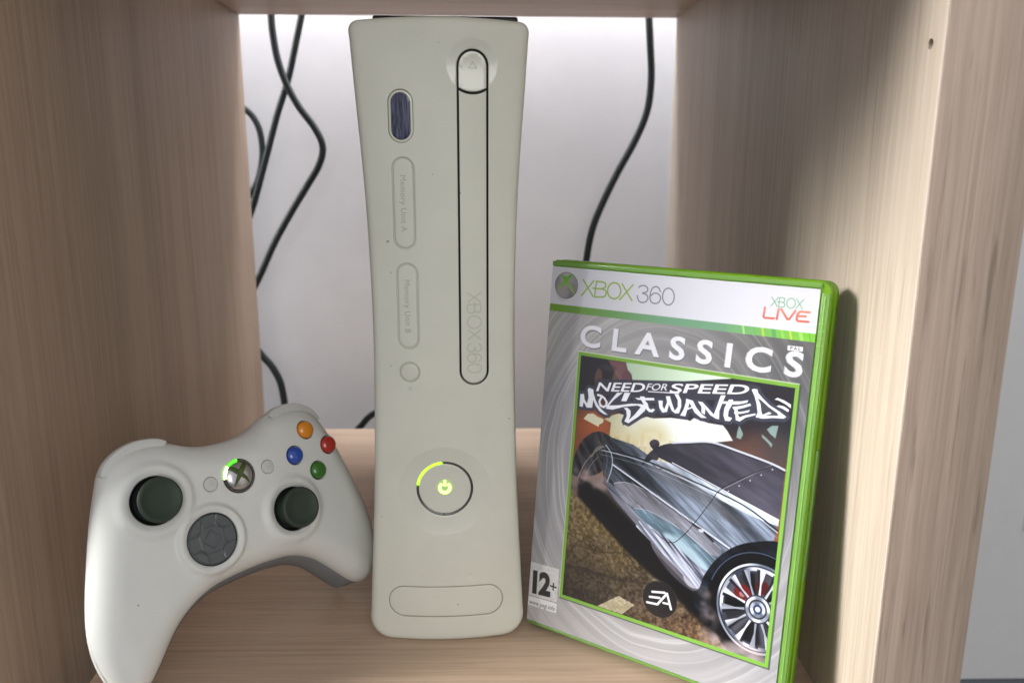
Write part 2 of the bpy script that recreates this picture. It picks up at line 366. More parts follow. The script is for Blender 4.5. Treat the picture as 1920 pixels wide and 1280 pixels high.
CASE_POS=[17.32, 391.04, 4.12]
CASE_ROT=[[0.81385, 0.066, -0.57731], [-0.58107, 0.09657, -0.8081], [0.00242, 0.99313, 0.11695]]
PRINT={"title":[[[21.66,118.61],[21.69,124.7],[23.72,125.19],[24.35,122.44],[25.83,120.67],[26.37,123.78],[25.57,127.67],[26.23,128.61],[28.7,128.17],[29.06,126.23],[30.46,123.12],[32.16,120.74],[34.54,118.82],[37.82,117.0],[35.82,116.88],[33.15,117.91],[30.73,120.16],[29.18,122.91],[28.9,119.01],[25.83,118.48],[23.91,121.02],[23.57,118.43]],[[41.63,128.59],[44.79,129.16],[40.19,124.74],[37.93,121.72],[42.55,122.57],[49.47,124.59],[54.3,125.22],[57.42,125.04],[56.99,122.39],[53.86,118.93],[48.98,114.86],[46.8,115.38],[47.78,118.17],[47.29,120.7],[45.83,121.92],[47.92,122.28],[49.62,121.11],[49.83,118.86],[49.16,116.62],[52.02,119.9],[54.61,123.75],[53.0,124.22],[46.13,122.46],[39.91,119.91],[36.29,119.78],[37.48,122.64]],[[45.5,129.21],[48.81,129.74],[46.94,125.21],[44.19,124.91]],[[51.28,127.72],[54.03,128.01],[53.62,128.75],[56.0,129.14],[56.4,128.56],[60.95,129.22],[61.4,128.11],[56.52,127.3],[58.01,126.1],[58.9,124.01],[59.98,123.39],[60.93,124.2],[62.06,123.75],[60.94,122.28],[59.08,122.11],[57.24,123.4],[55.64,125.7],[54.46,127.12],[52.74,126.99]],[[63.23,128.42],[65.49,128.7],[65.65,126.12],[66.61,124.86],[67.6,128.35],[66.74,130.99],[68.8,131.39],[69.89,128.74],[71.75,124.96],[73.03,127.07],[72.72,130.15],[70.82,132.73],[72.77,132.98],[74.49,130.45],[74.8,127.37],[73.98,124.09],[72.04,123.75],[70.29,124.7],[68.71,127.28],[68.06,123.68],[65.78,122.97],[64.08,124.9]],[[74.63,123.21],[76.04,126.46],[76.75,129.73],[76.74,131.55],[80.05,131.11],[81.85,128.45],[84.47,125.94],[87.5,124.28],[84.68,123.91],[81.44,125.74],[80.05,127.65],[77.78,126.33],[77.22,123.24]],[[82.42,131.18],[84.61,131.22],[87.53,128.93],[90.44,126.5],[91.64,130.94],[92.8,135.66],[95.05,136.03],[94.06,132.97],[92.87,128.56],[93.1,124.7],[91.61,124.76],[88.84,125.89],[86.24,128.38],[86.36,125.62],[84.6,126.3],[84.33,129.04]],[[94.05,133.12],[96.45,133.53],[96.53,134.34],[98.6,134.69],[98.52,133.87],[102.3,134.51],[105.37,135.56],[104.87,134.3],[101.19,132.88],[98.35,132.4],[97.05,129.28],[96.99,126.69],[98.97,126.4],[98.16,124.81],[95.91,124.56],[94.84,126.96],[95.0,130.22],[95.76,132.28],[93.84,131.96]],[[98.46,131.3],[102.51,132.53],[106.2,134.21],[106.86,133.37],[103.55,131.69],[100.79,130.58],[101.54,129.58],[104.01,130.34],[106.59,131.42],[105.93,130.19],[102.87,129.02],[101.32,128.59],[102.1,127.28],[104.81,128.73],[109.07,130.27],[109.15,129.49],[104.93,127.63],[102.45,125.42],[100.65,125.74],[100.26,127.92],[99.52,128.91],[99.75,129.75]],[[106.28,140.39],[107.17,140.9],[108.72,140.93],[109.36,139.31],[111.42,137.44],[114.78,134.87],[119.27,132.84],[122.32,131.05],[121.37,130.11],[116.87,129.61],[112.37,128.49],[109.25,128.56],[109.94,130.9],[108.87,135.13],[107.81,137.79]],[[116.47,137.66],[117.74,138.64],[120.52,138.02],[123.66,136.69],[123.84,135.03],[121.29,136.45],[118.15,137.62]],[[117.68,134.9],[118.67,135.54],[120.8,135.43],[123.17,134.3],[122.85,133.16],[120.32,134.27]]],"title_holes":[[[78.48,129.69],[78.2,127.33],[79.75,128.26]],[[109.29,137.09],[110.77,134.82],[111.62,131.19],[112.19,130.19],[114.79,131.9],[116.06,131.5],[113.44,130.1],[118.87,130.9],[118.45,131.92],[114.58,133.9],[110.91,136.42]]],"title_o":[[31.51,125.79],[33.18,125.73],[35.09,124.88],[36.53,123.14],[36.5,121.48],[35.13,120.41],[33.25,120.92],[32.52,122.8],[33.28,124.59]],"nfs":[[30.23,127.65],[104.63,138.07],[31.49,132.1]],"nfs_line":[[57.81,131.77],[73.1,133.38]],"classics":[[19.07,148.84],[126.82,148.96],[19.33,159.41]],"xbox":[[[18.25,181.22],[24.36,173.57]],[[24.1,181.14],[18.06,173.55]],[[24.0,177.52],[25.5,177.54]],[[25.61,181.07],[25.23,173.46]],[[25.62,180.96],[28.59,181.06],[30.33,180.61],[30.95,179.76],[30.52,178.48],[28.9,177.7],[25.3,177.45]],[[28.9,177.7],[30.85,177.19],[31.52,175.93],[31.1,174.5],[29.9,173.79],[25.23,173.42]],[[39.08,177.67],[39.09,177.07],[39.02,176.48],[38.86,175.91],[38.62,175.37],[38.31,174.89],[37.93,174.46],[37.49,174.1],[37.0,173.82],[36.48,173.63],[35.93,173.53],[35.38,173.53],[34.83,173.62],[34.3,173.8],[33.8,174.07],[33.34,174.42],[32.93,174.84],[32.6,175.33],[32.33,175.87],[32.15,176.44],[32.05,177.04],[32.04,177.64],[32.11,178.24],[32.27,178.81],[32.52,179.35],[32.84,179.84],[33.22,180.27],[33.67,180.62],[34.16,180.89],[34.68,181.08],[35.22,181.17],[35.78,181.17],[36.33,181.08],[36.85,180.89],[37.35,180.62],[37.8,180.27],[38.2,179.85],[38.53,179.36],[38.8,178.83],[38.98,178.26],[39.08,177.67]],[[39.47,180.94],[45.27,173.62]],[[45.18,180.99],[38.93,173.45]]],"n360":[[[48.3,180.05],[49.22,180.86],[50.99,181.13],[52.36,180.59],[52.93,179.55],[52.47,178.23],[50.42,177.56],[52.59,176.96],[53.41,175.39],[52.5,173.73],[50.36,173.15],[48.67,174.02],[47.87,176.08]],[[59.34,179.11],[58.32,180.75],[56.53,181.14],[54.89,179.72],[54.35,176.39],[55.04,174.09],[57.09,173.31],[59.05,174.12],[59.74,176.18],[58.61,177.81],[56.43,178.12],[54.78,176.8]],[[66.37,177.42],[66.39,176.82],[66.35,176.22],[66.23,175.65],[66.05,175.11],[65.8,174.63],[65.5,174.2],[65.15,173.85],[64.76,173.58],[64.34,173.39],[63.9,173.3],[63.45,173.3],[62.99,173.4],[62.55,173.59],[62.14,173.87],[61.76,174.23],[61.42,174.66],[61.13,175.15],[60.9,175.7],[60.74,176.28],[60.65,176.88],[60.62,177.49],[60.67,178.09],[60.79,178.66],[60.98,179.2],[61.23,179.69],[61.53,180.11],[61.88,180.46],[62.28,180.73],[62.7,180.91],[63.14,181.0],[63.6,180.99],[64.05,180.89],[64.48,180.69],[64.89,180.41],[65.27,180.05],[65.61,179.62],[65.89,179.13],[66.11,178.59],[66.28,178.02],[66.37,177.42]]],"logo":[[8.97,177.62],[2.37,177.05],[15.45,178.19],[8.39,184.23],[9.55,171.0]],"logo_x1":[[5.45,182.88],[7.64,182.01],[8.9,181.99],[10.81,183.11],[12.59,183.06],[10.76,181.18],[10.08,179.77],[11.98,177.42],[13.25,175.61],[14.11,173.37],[11.93,175.49],[8.96,178.71],[6.21,176.72],[3.68,174.55],[5.46,177.63],[7.51,179.94],[6.48,181.41]],"xlive":[[110.71,177.52],[124.16,177.61],[111.02,181.51]],"live":[[[108.3,176.71],[108.07,172.7],[108.68,172.24],[112.67,172.42]],[[114.23,176.59],[113.84,172.24]],[[115.28,176.7],[118.24,172.73],[119.07,172.82],[121.25,176.59]],[[127.14,176.53],[123.25,176.46],[122.22,175.29],[122.1,172.94],[122.78,172.38],[127.05,172.52]],[[122.43,174.46],[125.71,174.69]]],"pal_box":[[119.65,161.61],[126.01,161.74],[126.06,159.79],[119.69,159.63]],"pal":[[120.78,160.04],[125.23,160.19],[120.77,161.32]],"band_bot":[[0.07,167.9],[130.74,167.78]],"stripe_bot":[[0.17,164.3],[130.42,164.14]],"frame_w":[[18.77,145.41],[20.71,144.07]],"pegi":[[0.47,31.89],[17.45,32.57],[17.65,8.86],[0.15,8.32]],"pegi12":[[2.39,15.92],[13.4,16.89],[2.07,27.92]],"pegiplus":[[14.81,22.4]],"pegiweb":[[1.01,9.1],[16.68,9.75],[1.16,11.49]],"pegiline":[[0.3,13.45],[17.72,14.36]],"ea_c":[[73.08,33.6],[81.83,36.33]],"ea":[[[69.13,36.15],[75.23,37.47]],[[68.06,33.42],[73.01,34.32]],[[67.0,30.51],[72.19,31.03],[76.46,37.39],[79.05,30.83]],[[75.06,32.58],[78.02,32.87]]],"skyhill":[[72.09,109.77],[79.3,111.54],[90.58,113.75],[103.91,112.11],[117.47,109.84],[124.14,107.93]],"art":{"roof":[[57.38,95.68],[61.34,103.1],[68.47,108.33],[79.31,111.44],[90.58,113.75],[103.91,112.11],[117.47,109.84],[124.17,107.6],[124.25,85.84],[113.05,89.18],[97.26,93.05],[73.07,99.74],[65.31,101.73]],"sill":[[55.41,99.87],[73.07,99.74],[97.26,93.05],[123.94,85.76],[124.1,82.76],[111.87,84.43],[94.48,89.25],[84.86,92.33],[73.45,95.87],[63.71,98.49]],"side":[[40.26,106.39],[52.45,105.06],[64.64,99.86],[84.0,95.41],[123.71,84.09],[121.6,64.07],[110.96,69.74],[106.95,42.16],[100.66,45.21],[80.29,55.89],[55.45,73.41],[38.33,82.59],[37.17,95.24]],"lower":[[38.57,82.98],[45.25,76.17],[57.97,66.42],[91.71,44.3],[94.71,49.63],[101.75,65.61],[107.99,70.75],[123.18,81.5],[111.2,87.66],[81.42,93.52],[49.8,90.99],[42.19,87.49]],"skirt":[[57.54,65.85],[59.56,70.03],[75.27,63.7],[95.3,52.45],[94.03,47.66],[90.37,44.34]],"bumper":[[20.97,84.11],[20.93,91.86],[24.07,100.2],[28.68,105.68],[33.92,108.0],[37.7,107.4],[40.69,106.1],[42.34,101.56],[41.42,93.86],[38.46,90.21],[33.82,86.16],[25.59,83.19]],"mirror":[[61.34,106.09],[60.79,107.8],[62.55,109.53],[64.85,109.51],[65.86,107.72],[64.87,105.35],[64.89,103.18],[66.03,101.24],[64.64,99.86],[61.0,101.65],[61.27,102.8],[63.47,103.98]],"shadow":[[24.04,83.49],[40.07,77.74],[58.06,65.53],[76.13,54.95],[91.71,44.3],[105.57,28.4],[96.79,29.02],[77.68,39.13],[53.44,52.3],[36.16,64.61],[24.95,73.25]],"crack1":[[21.48,52.23],[30.14,50.68],[37.68,47.96],[45.74,49.24],[52.6,50.67],[56.74,48.58],[60.02,44.88],[66.0,42.93]],"crack2":[[52.6,50.67],[53.18,55.02],[59.0,55.67],[66.83,54.16]],"crack3":[[37.68,47.96],[34.14,52.71],[26.45,56.42]],"paint1":[[40.74,20.15],[51.66,28.82],[60.56,26.9],[54.46,20.24]],"paint2":[[68.01,41.88],[75.99,46.96],[79.24,46.83],[73.67,42.01]],"line1":[[42.67,93.12],[63.93,84.21],[87.83,74.08],[103.69,67.44]],"line2":[[35.99,100.04],[57.76,99.02],[85.86,93.65],[107.81,88.52],[124.04,80.89]],"doorcut":[[118.3,108.54],[98.75,94.86],[92.8,85.75],[87.57,76.64],[81.35,67.1],[75.4,62.39],[65.63,66.58]],"wheel":[[119.15,43.27],[100.34,37.26],[116.94,64.3],[121.34,22.5]],"arch":[[91.66,44.73],[93.59,51.95],[98.75,61.31],[106.49,69.06],[115.94,73.74],[125.41,75.45],[124.9,65.31],[114.5,64.03],[105.27,56.24],[100.31,46.04],[100.51,35.55],[102.23,27.28],[94.91,30.18],[88.5,40.65]],"quarter":[[78.6,88.11],[83.99,92.92]],"tape1":[[24.58,112.7],[26.66,115.6],[29.78,116.31],[32.3,115.09],[35.67,114.52],[35.48,112.65],[33.56,111.47],[33.12,110.21]],"tape2":[[36.03,114.59],[40.85,117.6],[43.62,118.75],[46.15,118.54],[46.1,113.28],[57.94,119.66],[61.72,119.53],[70.28,121.38],[78.77,121.81],[79.99,109.49],[39.45,101.4],[39.79,113.44]],"sky2":[[73.61,121.19],[79.79,121.64],[81.35,123.25],[88.21,122.18],[95.16,122.32],[97.32,120.29],[100.33,116.33],[91.42,113.61],[74.68,110.31]],"green_sky":[[44.83,143.87],[75.75,145.57],[96.38,146.14],[96.62,143.78],[75.08,139.27],[49.1,135.94],[48.34,138.4],[46.22,140.35]],"red_cloud":[[35.54,143.72],[44.83,143.87],[46.22,140.35],[48.54,138.11],[48.41,135.83],[42.12,134.87],[38.84,139.28]],"orange":[[21.79,97.87],[21.42,106.34],[29.03,110.13],[35.51,112.33],[39.82,113.12],[38.84,107.95]],"win1":[[114.68,124.19],[116.63,126.12],[119.47,126.64],[118.72,120.87],[116.09,122.56]],"win2":[[102.47,123.66],[103.63,121.79],[104.61,120.06],[103.74,117.64],[101.78,117.91],[101.84,120.49]],"win3":[[112.79,121.62],[114.77,120.42],[117.78,118.17],[117.35,116.51],[116.28,117.87],[112.92,120.38]],"glassline":[[72.09,109.77],[79.31,111.47],[90.59,113.69],[103.92,112.04],[117.48,109.77],[124.14,107.93]],"sedge":[[73.0,100.45],[84.38,97.19],[97.22,93.39],[113.08,88.85],[123.96,85.59]],"glassdiv":[[98.25,93.63],[118.53,109.06]]}}
CABLES={"a":[[-185.7,736.0,382.9],[-186.2,736.0,360.3],[-185.8,736.0,345.1],[-183.0,736.0,323.7],[-176.5,736.0,302.9],[-167.0,736.0,284.5],[-154.2,736.0,266.8],[-148.0,736.0,251.1],[-152.0,736.0,235.2],[-163.6,736.0,216.8],[-178.8,736.0,193.6],[-194.4,736.0,167.7],[-210.6,736.0,135.6],[-229.5,736.0,102.4]],"b":[[-157.7,748.0,385.4],[-163.0,748.0,362.4],[-168.7,748.0,340.4],[-177.8,748.0,307.4],[-188.7,748.0,278.3],[-198.3,748.0,248.7],[-205.9,748.0,225.6],[-214.6,748.0,199.8],[-225.8,748.0,173.6]],"c":[[-233.3,760.0,290.1],[-218.8,760.0,282.4],[-211.8,760.0,274.2],[-207.8,760.0,262.7],[-206.9,760.0,246.5],[-209.8,760.0,230.0],[-215.5,760.0,215.8],[-227.7,760.0,199.1]],"d":[[131.8,742.0,386.8],[133.8,742.0,360.0],[135.6,742.0,339.7],[137.8,742.0,308.9],[135.1,742.0,282.0],[125.3,742.0,257.0],[111.9,742.0,231.6],[100.7,742.0,208.2],[90.4,742.0,182.0],[85.3,742.0,154.0],[82.3,742.0,116.2],[82.3,742.0,70.9]],"e":[[-222.1,738.0,77.1],[-211.8,738.0,63.0],[-204.1,738.0,53.4],[-197.5,738.0,39.1],[-195.0,738.0,23.6],[-194.6,738.0,13.3],[-195.3,738.0,0.2]],"f":[[-132.3,734.0,-11.8],[-123.5,734.0,-2.9],[-116.8,734.0,4.9],[-109.2,734.0,10.1],[-99.2,734.0,12.7]]}


# ================================================================== the place
XL, XR, YB, ZT = -207.5, 152.2, 716.8, 355.6
def structure(name, v, f, mat):
    o = obj(name, v, f, mat, None, smooth=False); o['kind'] = 'structure'; return o
wl = MB().box((-2600, 790, -302), (2600, 860, 1500)); structure('wall', wl.v, wl.f, WALL)
fl = MB().box((-2600, -2500, -330), (2600, 790, -302)); structure('floor', fl.v, fl.f, ROOMFLOOR)

cab = thing('cabinet', trans(0, 0, 0), 'pale oak laminate cabinet whose open compartment holds the console, controller and game', 'cabinet')
def board(name, a, b, mat, bev=.8, label=None): return MB().box(a, b, bev).build(name, mat, cab, label=label)
# left panel
YF = 333
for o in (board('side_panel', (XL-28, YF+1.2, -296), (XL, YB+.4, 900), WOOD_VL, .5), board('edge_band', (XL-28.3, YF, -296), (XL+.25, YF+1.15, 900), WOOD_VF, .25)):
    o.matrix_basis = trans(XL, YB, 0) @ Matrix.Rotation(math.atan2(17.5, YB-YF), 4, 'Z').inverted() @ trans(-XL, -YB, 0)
# right panel: inner face, peg hole, edge banding
def rp(u, v, d): return (XR+d, v, u)     # u = height, v = depth into the cabinet
hole = circle(281.6, 297.2, 1.75, 20)
v, f = plate([(-296, 288.5), (900, 288.5), (900, YB), (-296, YB)], lambda u, v: 0*u, [hole], R=.01, RH=.2, grid=60, skirt=34.9, hskirt=9, tf=rp)
n = len(v); v += [rp(-296, 288.5, 34.9), rp(900, 288.5, 34.9), rp(900, YB, 34.9), rp(-296, YB, 34.9)]; f.append((n, n+1, n+2, n+3))
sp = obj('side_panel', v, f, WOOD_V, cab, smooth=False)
pk = MB().lathe([(1.74, 7), (.01, 7)], (0, 0, 0), 20, tf=lambda p: rp(281.6+p[0], 297.2+p[1], p[2])); pk.build('peg_hole', HOLE, sp)
board('edge_band', (XR-.3, 286.6, -296), (XR+35.2, 288.1, 900), WOOD_VF, .35)
MB().box((XR-.45, 286.9, -296), (XR-.32, 288.0, 900)).build('banding_lip', EDGE, sp)
# shelves
for y0, z0, z1 in ((300, -22, 0), (283, ZT, ZT+18)):
    xl = XL+(YB-y0)*17.5/(YB-YF)+.15; m8 = MB().box((0, 0, z0), (1, 1, z1)); q = [(xl, y0), (XR-.1, y0), (XR-.1, YB), (XL+.15, YB)]
    m8.v = [(*q[i % 4], z) for i, (_, _, z) in enumerate(m8.v)]; m8.build('shelf', WOOD_H, cab, smooth=False)

# room door far right
dr = thing('room_door', trans(410, 759, -302), 'white panelled door standing beyond the right side of the cabinet', 'door')
MB().box((0, 0, 6), (760, 31, 1700), 2).build('door_leaf', DOOR, dr)
for z0, z1 in ((178, 1600),):
    fr = MB()
    x0, x1 = 128, 640
    for a, b in (((x0, -5, z0), (x0+14, 2, z1)), ((x1-14, -5, z0), (x1, 2, z1)), ((x0+14, -5, z0), (x1-14, 2, z0+14)), ((x0+14, -5, z1-14), (x1-14, 2, z1))): fr.box(a, b, 2.2)
    fr.build('panel_moulding', DOOR, dr)
MB().box((-2, -6, 0), (765, 31, 5.8)).build('threshold', ROOMFLOOR, dr)

# cables
CL = {'a': ('kinked black cable hanging left of the console, bulging towards it before swinging back left', 3.1),
      'b': ('straight black cable crossing behind the kinked one, left of the console', 3.0),
      'c': ('short curved loop of black cable just showing past the left cabinet panel', 2.9),
      'd': ('black cable hanging right of the console down behind the green game case', 3.2),
      'e': ('black cable bending down behind the top right shoulder of the controller', 3.3),
      'f': ('short end of black cable at shelf level beside the left foot of the console', 3.0)}
for k, (lab, r) in CL.items():
    o = tube('cable', CABLES[k], r, CABLE); tag(o, lab, 'cable', 'black cables hanging behind the cabinet')

# ================================================================== console
con = thing('game_console', trans(-23.6, 376.8, 0, .029), 'tall off-white games console standing upright with concave sides and a lit green power ring', 'games console')
HZ = np.array([-3, 1, 21, 51, 81, 110, 138, 165, 191, 216, 241, 265, 298, 306])
HW = np.array([40.3, 40.4, 39.6, 37.9, 36.4, 35.5, 34.8, 34.6, 35.0, 35.7, 37.0, 38.7, 40.7, 41.0])
def hw(z): return np.interp(z, HZ, HW)
zz = np.linspace(0, 303, 61)
_k = np.convolve(np.pad(hw(np.linspace(-10, 313, 65)), 2, 'edge'), np.ones(5)/5, 'valid')
def hws(z): return np.interp(z, np.linspace(-10, 313, 65), _k)
def Fc(u, z):
    u = np.asarray(u, float); z = np.asarray(z, float)
    d = 7*(1-((z-150)/155)**2)+6*(u/41)**2
    r = np.hypot(u+.3, z-80); d = d+np.where(r < 23, 2.2*(1-(r/23)**2), 0)
    r = np.hypot(u-14.5, z-282.3); d = d+np.where(r < 11.4, .8*(1-(r/11.4)**2), 0)
    for (a, b) in ((-12.4, 35.2), (11.7, 35.2)): 
        r = np.hypot(u-a, z-b); d = d+np.where(r < 1.1, .22*(1-(r/1.1)**2), 0)
    return d
def outline(off=0., z0=0., z1=301.2):
    rb, rt = 10.5, 4.5; R_ = []
    for i in range(7):
        a = math.pi/2*i/6; R_.append((hws(z0)+off-rb+rb*math.sin(a), z0+rb-rb*math.cos(a)))
    for z in np.linspace(z0+rb+4, z1-rt-3, 70): R_.append((hws(z)+off, z))
    for i in range(7):
        a = math.pi/2*i/6; R_.append((hws(z1)+off-rt+rt*math.cos(a), z1-rt+rt*math.sin(a)))
    top = [(x, z1+1.2*(1-(x/35)**2)) for x in np.linspace(33, -33, 18)]
    bot = [(x, z0) for x in np.linspace(-30, 30, 16)]
    return R_+top+[(-x, z) for x, z in R_[::-1]]+bot
OUT = outline(-.6)
H_TRAY = capsule(14.7, 211.7, 7.1, 77.4); H_IR = capsule(-17.6, 260.3, 5.7, 11.6)
H_A = capsule(-17.2, 221.4, 5.25, 21.1); H_B = capsule(-16.6, 173.2, 5.15, 20.8); H_S = circle(-16.4, 141.1, 5.0, 40)
H_P = circle(-.3, 81, 14.15, 64); H_U = capsule(-.4, 21.6, 29.2, 8.2)
def tc_(u, z, d): return (u, d, z)
ex = [(-.3+r*math.cos(a), 80+r*math.sin(a)) for r in (22.3, 23.8, 21.2, 19.5, 17.5) for a in np.linspace(0, 2*math.pi, 72)[:-1]]
ex += [(14.5+r*math.cos(a), 282.3+r*math.sin(a)) for r in (11.1, 11.8, 10.0) for a in np.linspace(0, 2*math.pi, 48)[:-1]]
ex += [(a+r*math.cos(t), 35.2+r*math.sin(t)) for a in (-12.4, 11.7) for r in (.4, .8, 1.1) for t in np.linspace(0, 2*math.pi, 13)[:-1]]
dish2 = [p for p in circle(14.5, 282.3, 11.4, 64) if not inpoly(np.array([p]), H_TRAY)[0] and distpoly(np.array([p]), H_TRAY)[0] > .5]
v, f = plate(OUT, Fc, [H_TRAY, H_IR, H_A, H_B, H_S, H_P, H_U], R=3.4, RH=.3, grid=2.2, rings=(.12, .4, .9, 1.5, 2.3, 3.2), extra=ex+dish2, creases=[circle(-.3, 80, 23, 90)], skirt=9, hskirt=3.2, tf=tc_)
face = obj('faceplate', v, f, W_PLASTIC, con, angle=50)
face.data.materials.append(W_GLOSS)
for p in face.data.polygons:
    c = p.center
    if math.hypot(c.x/S+.3, c.z/S-80) < 22.9 or math.hypot(c.x/S-14.5, c.z/S-282.3) < 11.3: p.material_index = 1
# black backing just behind the gaps, and body
def Fb(u, z): return 7*(1-((np.asarray(z)-150)/155)**2)+6*(np.asarray(u)/41)**2
v, f = plate(capsule(14.7, 211.7, 8.2, 78.5), lambda u, z: Fb(u, z)+3.4, R=.1, skirt=1, tf=tc_, grid=4); obj('tray_slot', v, f, BLACK, con)
for q in ((-24, 131, -9, 247), (-31, 11.5, 30.5, 31.5)):
    v, f = plate(rrect(*q, 2), lambda u, z: Fb(u, z)+1.35, R=.1, skirt=1, tf=tc_, grid=4); obj('inner_frame', v, f, W_BODY, con)
BO = np.array(outline(.35)); BI = np.array(outline(-1.6))
rows = []
def Fe(u, z): return 7*(1-((z-150)/155)**2)+6*(u/41)**2+4
for off, y in ((-1.9, 8.0), (-1.3, 9.4), (-.75, 9.5), (-.45, 9.9), (.1, 19), (.5, 60), (.5, 150), (.4, 240), (-.2, 250), (-2.5, 254.5)):
    L_ = np.array(outline(off)) if off != -1.9 else np.array(outline(-1.9))
    wst = 0 if y < 9.6 else min(1, (y-9)/26)*1.9
    rows.append([(x+math.copysign(wst*max(0, 1-((z-165)/160)**2)*min(1, abs(x)/30), x), y+(Fe(x, z) if y < 22 else 0), z-(off if z > 250 else 0)*.5) for x, z in L_])
rows = [[(x, y, z) for x, y, z in r] for r in rows]
m_ = len(rows[0]); v = [p for r in rows for p in r]; f = [(i*m_+j, i*m_+(j+1) % m_, (i+1)*m_+(j+1) % m_, (i+1)*m_+j) for i in range(len(rows)-1) for j in range(m_)]
f.append(tuple((len(rows)-1)*m_+j for j in range(m_)))
v = [(x, y, max(0, z)) for x, y, z in v]
obj('body_shell', v, f, W_BODY, con, angle=40)
MB().box((-31, 24, 298), (36, 235, 305.9), 1.2).build('top_cover', BLACK, con)
# inserts
def insert(name, hole_, gap, rec, mat, R=.45, grid=2., parent=None, fun=None, extra=()):
    o_ = inset(hole_, gap); fn = fun or Fc
    v, f = plate(o_, lambda u, z: fn(u, z)+rec, R=R, grid=grid, rings=(R*.15, R*.5, R), skirt=2.6, tf=tc_, extra=extra)
    return obj(name, v, f, mat, parent or con, angle=50)
# disc tray door and eject button share the long slot
zc = 270.9
arc = [(14.7+6.1*math.sin(a), 0) for a in ()]
def arcz(x, off): return 282.0-math.sqrt(max(0, 11.6**2-(x-14.7)**2))+off
xs = np.linspace(8.6, 20.8, 15)
ej = [(x, arcz(x, .6)) for x in xs]+[(14.7+6.1*math.cos(a), 282.0+6.1*math.sin(a)) for a in np.linspace(0, math.pi, 22)]
v, f = plate(ej, lambda u, z: Fc(u, z)+.1, R=.4, grid=1.5, rings=(.08, .2, .4), skirt=2.6, tf=tc_); eject = obj('eject_button', v, f, W_GLOSS, con)
tr = [(x, arcz(x, -.6)) for x in xs[::-1]]+[(14.7+6.1*math.cos(a), 141.4+6.1*math.sin(a)) for a in np.linspace(math.pi, 2*math.pi, 22)]
def Ft(u, z): return Fb(u, z)+.1
v, f = plate(densify(tr, 2), Ft, R=.4, grid=2, rings=(.08, .2, .4), skirt=2.6, tf=tc_); tray = obj('disc_tray_door', v, f, W_PLASTIC, con)
def surf_tf(fun, base=0.):
    return lambda x, y, h: (x, float(fun(x, y))+base-h, y)
# eject triangle
v, f = ribbon([(13.0, 281.0), (16.6, 281.0), (14.8, 283.6)], .28, .1, 0, surf_tf(Fc, .1), True); obj('eject_mark', v, f, W_SHADETONE, eject)
dA = insert('memory_door', H_A, .85, .12, W_PLASTIC); dB = insert('memory_door', H_B, .85, .12, W_PLASTIC)
sy = insert('sync_button', H_S, .8, -.1, W_GLOSS, grid=1.5)
us = insert('usb_door', H_U, .5, .1, W_PLASTIC, R=.3)
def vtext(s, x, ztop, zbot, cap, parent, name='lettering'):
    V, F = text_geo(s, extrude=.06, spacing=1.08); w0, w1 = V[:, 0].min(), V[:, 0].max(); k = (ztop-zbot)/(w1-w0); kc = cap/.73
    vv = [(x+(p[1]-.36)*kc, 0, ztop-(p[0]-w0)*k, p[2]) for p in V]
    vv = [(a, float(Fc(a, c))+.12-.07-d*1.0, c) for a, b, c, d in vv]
    obj(name, vv, F, W_SHADETONE, parent, smooth=False)
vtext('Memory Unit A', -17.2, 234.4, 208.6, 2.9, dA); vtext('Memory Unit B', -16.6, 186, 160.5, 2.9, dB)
# XBOX 360 running down the tray: glyph frame g(x along text, y up) -> face
G = {'X': [[(0, 0), (.74, 1)], [(0, 1), (.74, 0)]],
     'B': [[(-.14, .52), (.06, .52)], [(.06, 0), (.06, 1)], [(.06, 1), (.45, 1), (.62, .93), (.66, .77), (.6, .6), (.45, .53), (.06, .53)], [(.45, .53), (.64, .45), (.7, .26), (.64, .08), (.46, 0), (.06, 0)]],
     'O': [[(.46+.46*math.cos(a), .5+.52*math.sin(a)) for a in np.linspace(0, 2*math.pi, 33)]],
     '3': [[(.02, .78), (.1, .94), (.3, 1.02), (.5, .95), (.58, .78), (.5, .6), (.28, .54), (.52, .46), (.62, .26), (.52, .06), (.3, -.02), (.08, .06), (0, .25)]],
     '6': [[(.58, .78), (.48, .97), (.3, 1.02), (.1, .9), (0, .55), (.03, .2), (.14, .02), (.32, -.02), (.52, .06), (.62, .3), (.54, .53), (.33, .62), (.12, .55), (.02, .38)]],
     '0': [[(.33+.33*math.cos(a), .5+.52*math.sin(a)) for a in np.linspace(0, 2*math.pi, 33)]]}
pen = 0.; mbx = MB(); hgt = 6.4; k = 0
total = sum({'X': .82, 'B': .9, 'O': 1.0, '3': .76, '6': .76, '0': .7, ' ': .22}[c] for c in 'XBOX 360')
for c in 'XBOX 360':
    wd = {'X': .82, 'B': .9, 'O': 1.0, '3': .76, '6': .76, '0': .7, ' ': .22}[c]
    for st in G.get(c, ()):
        sc = 39.7/total; p2 = [(14.9+(y-.5)*hgt, 180.0-(pen+x)*sc) for x, y in st]; k += 1
        cl = c in 'O0'
        if c in '36': p2 = catmull(p2, 3)
        a, b = ribbon(p2, .62, .16, .012*(k % 3), surf_tf(Ft), cl); mbx.add(a, b)
    pen += wd
mbx.build('console_lettering', W_SHADETONE2, tray, smooth=False)
# wireless mark
mk = MB()
for i, r in enumerate((1.0, 1.7, 2.4)):
    a, b = ribbon([(-16.4+r*math.sin(t)*.9, 134.8-r*math.cos(t)) for t in np.linspace(-.6, .6, 7)], .22, .07, 0, surf_tf(Fc)); mk.add(a, b)
mk.build('sync_mark', W_SHADETONE, face, smooth=False)
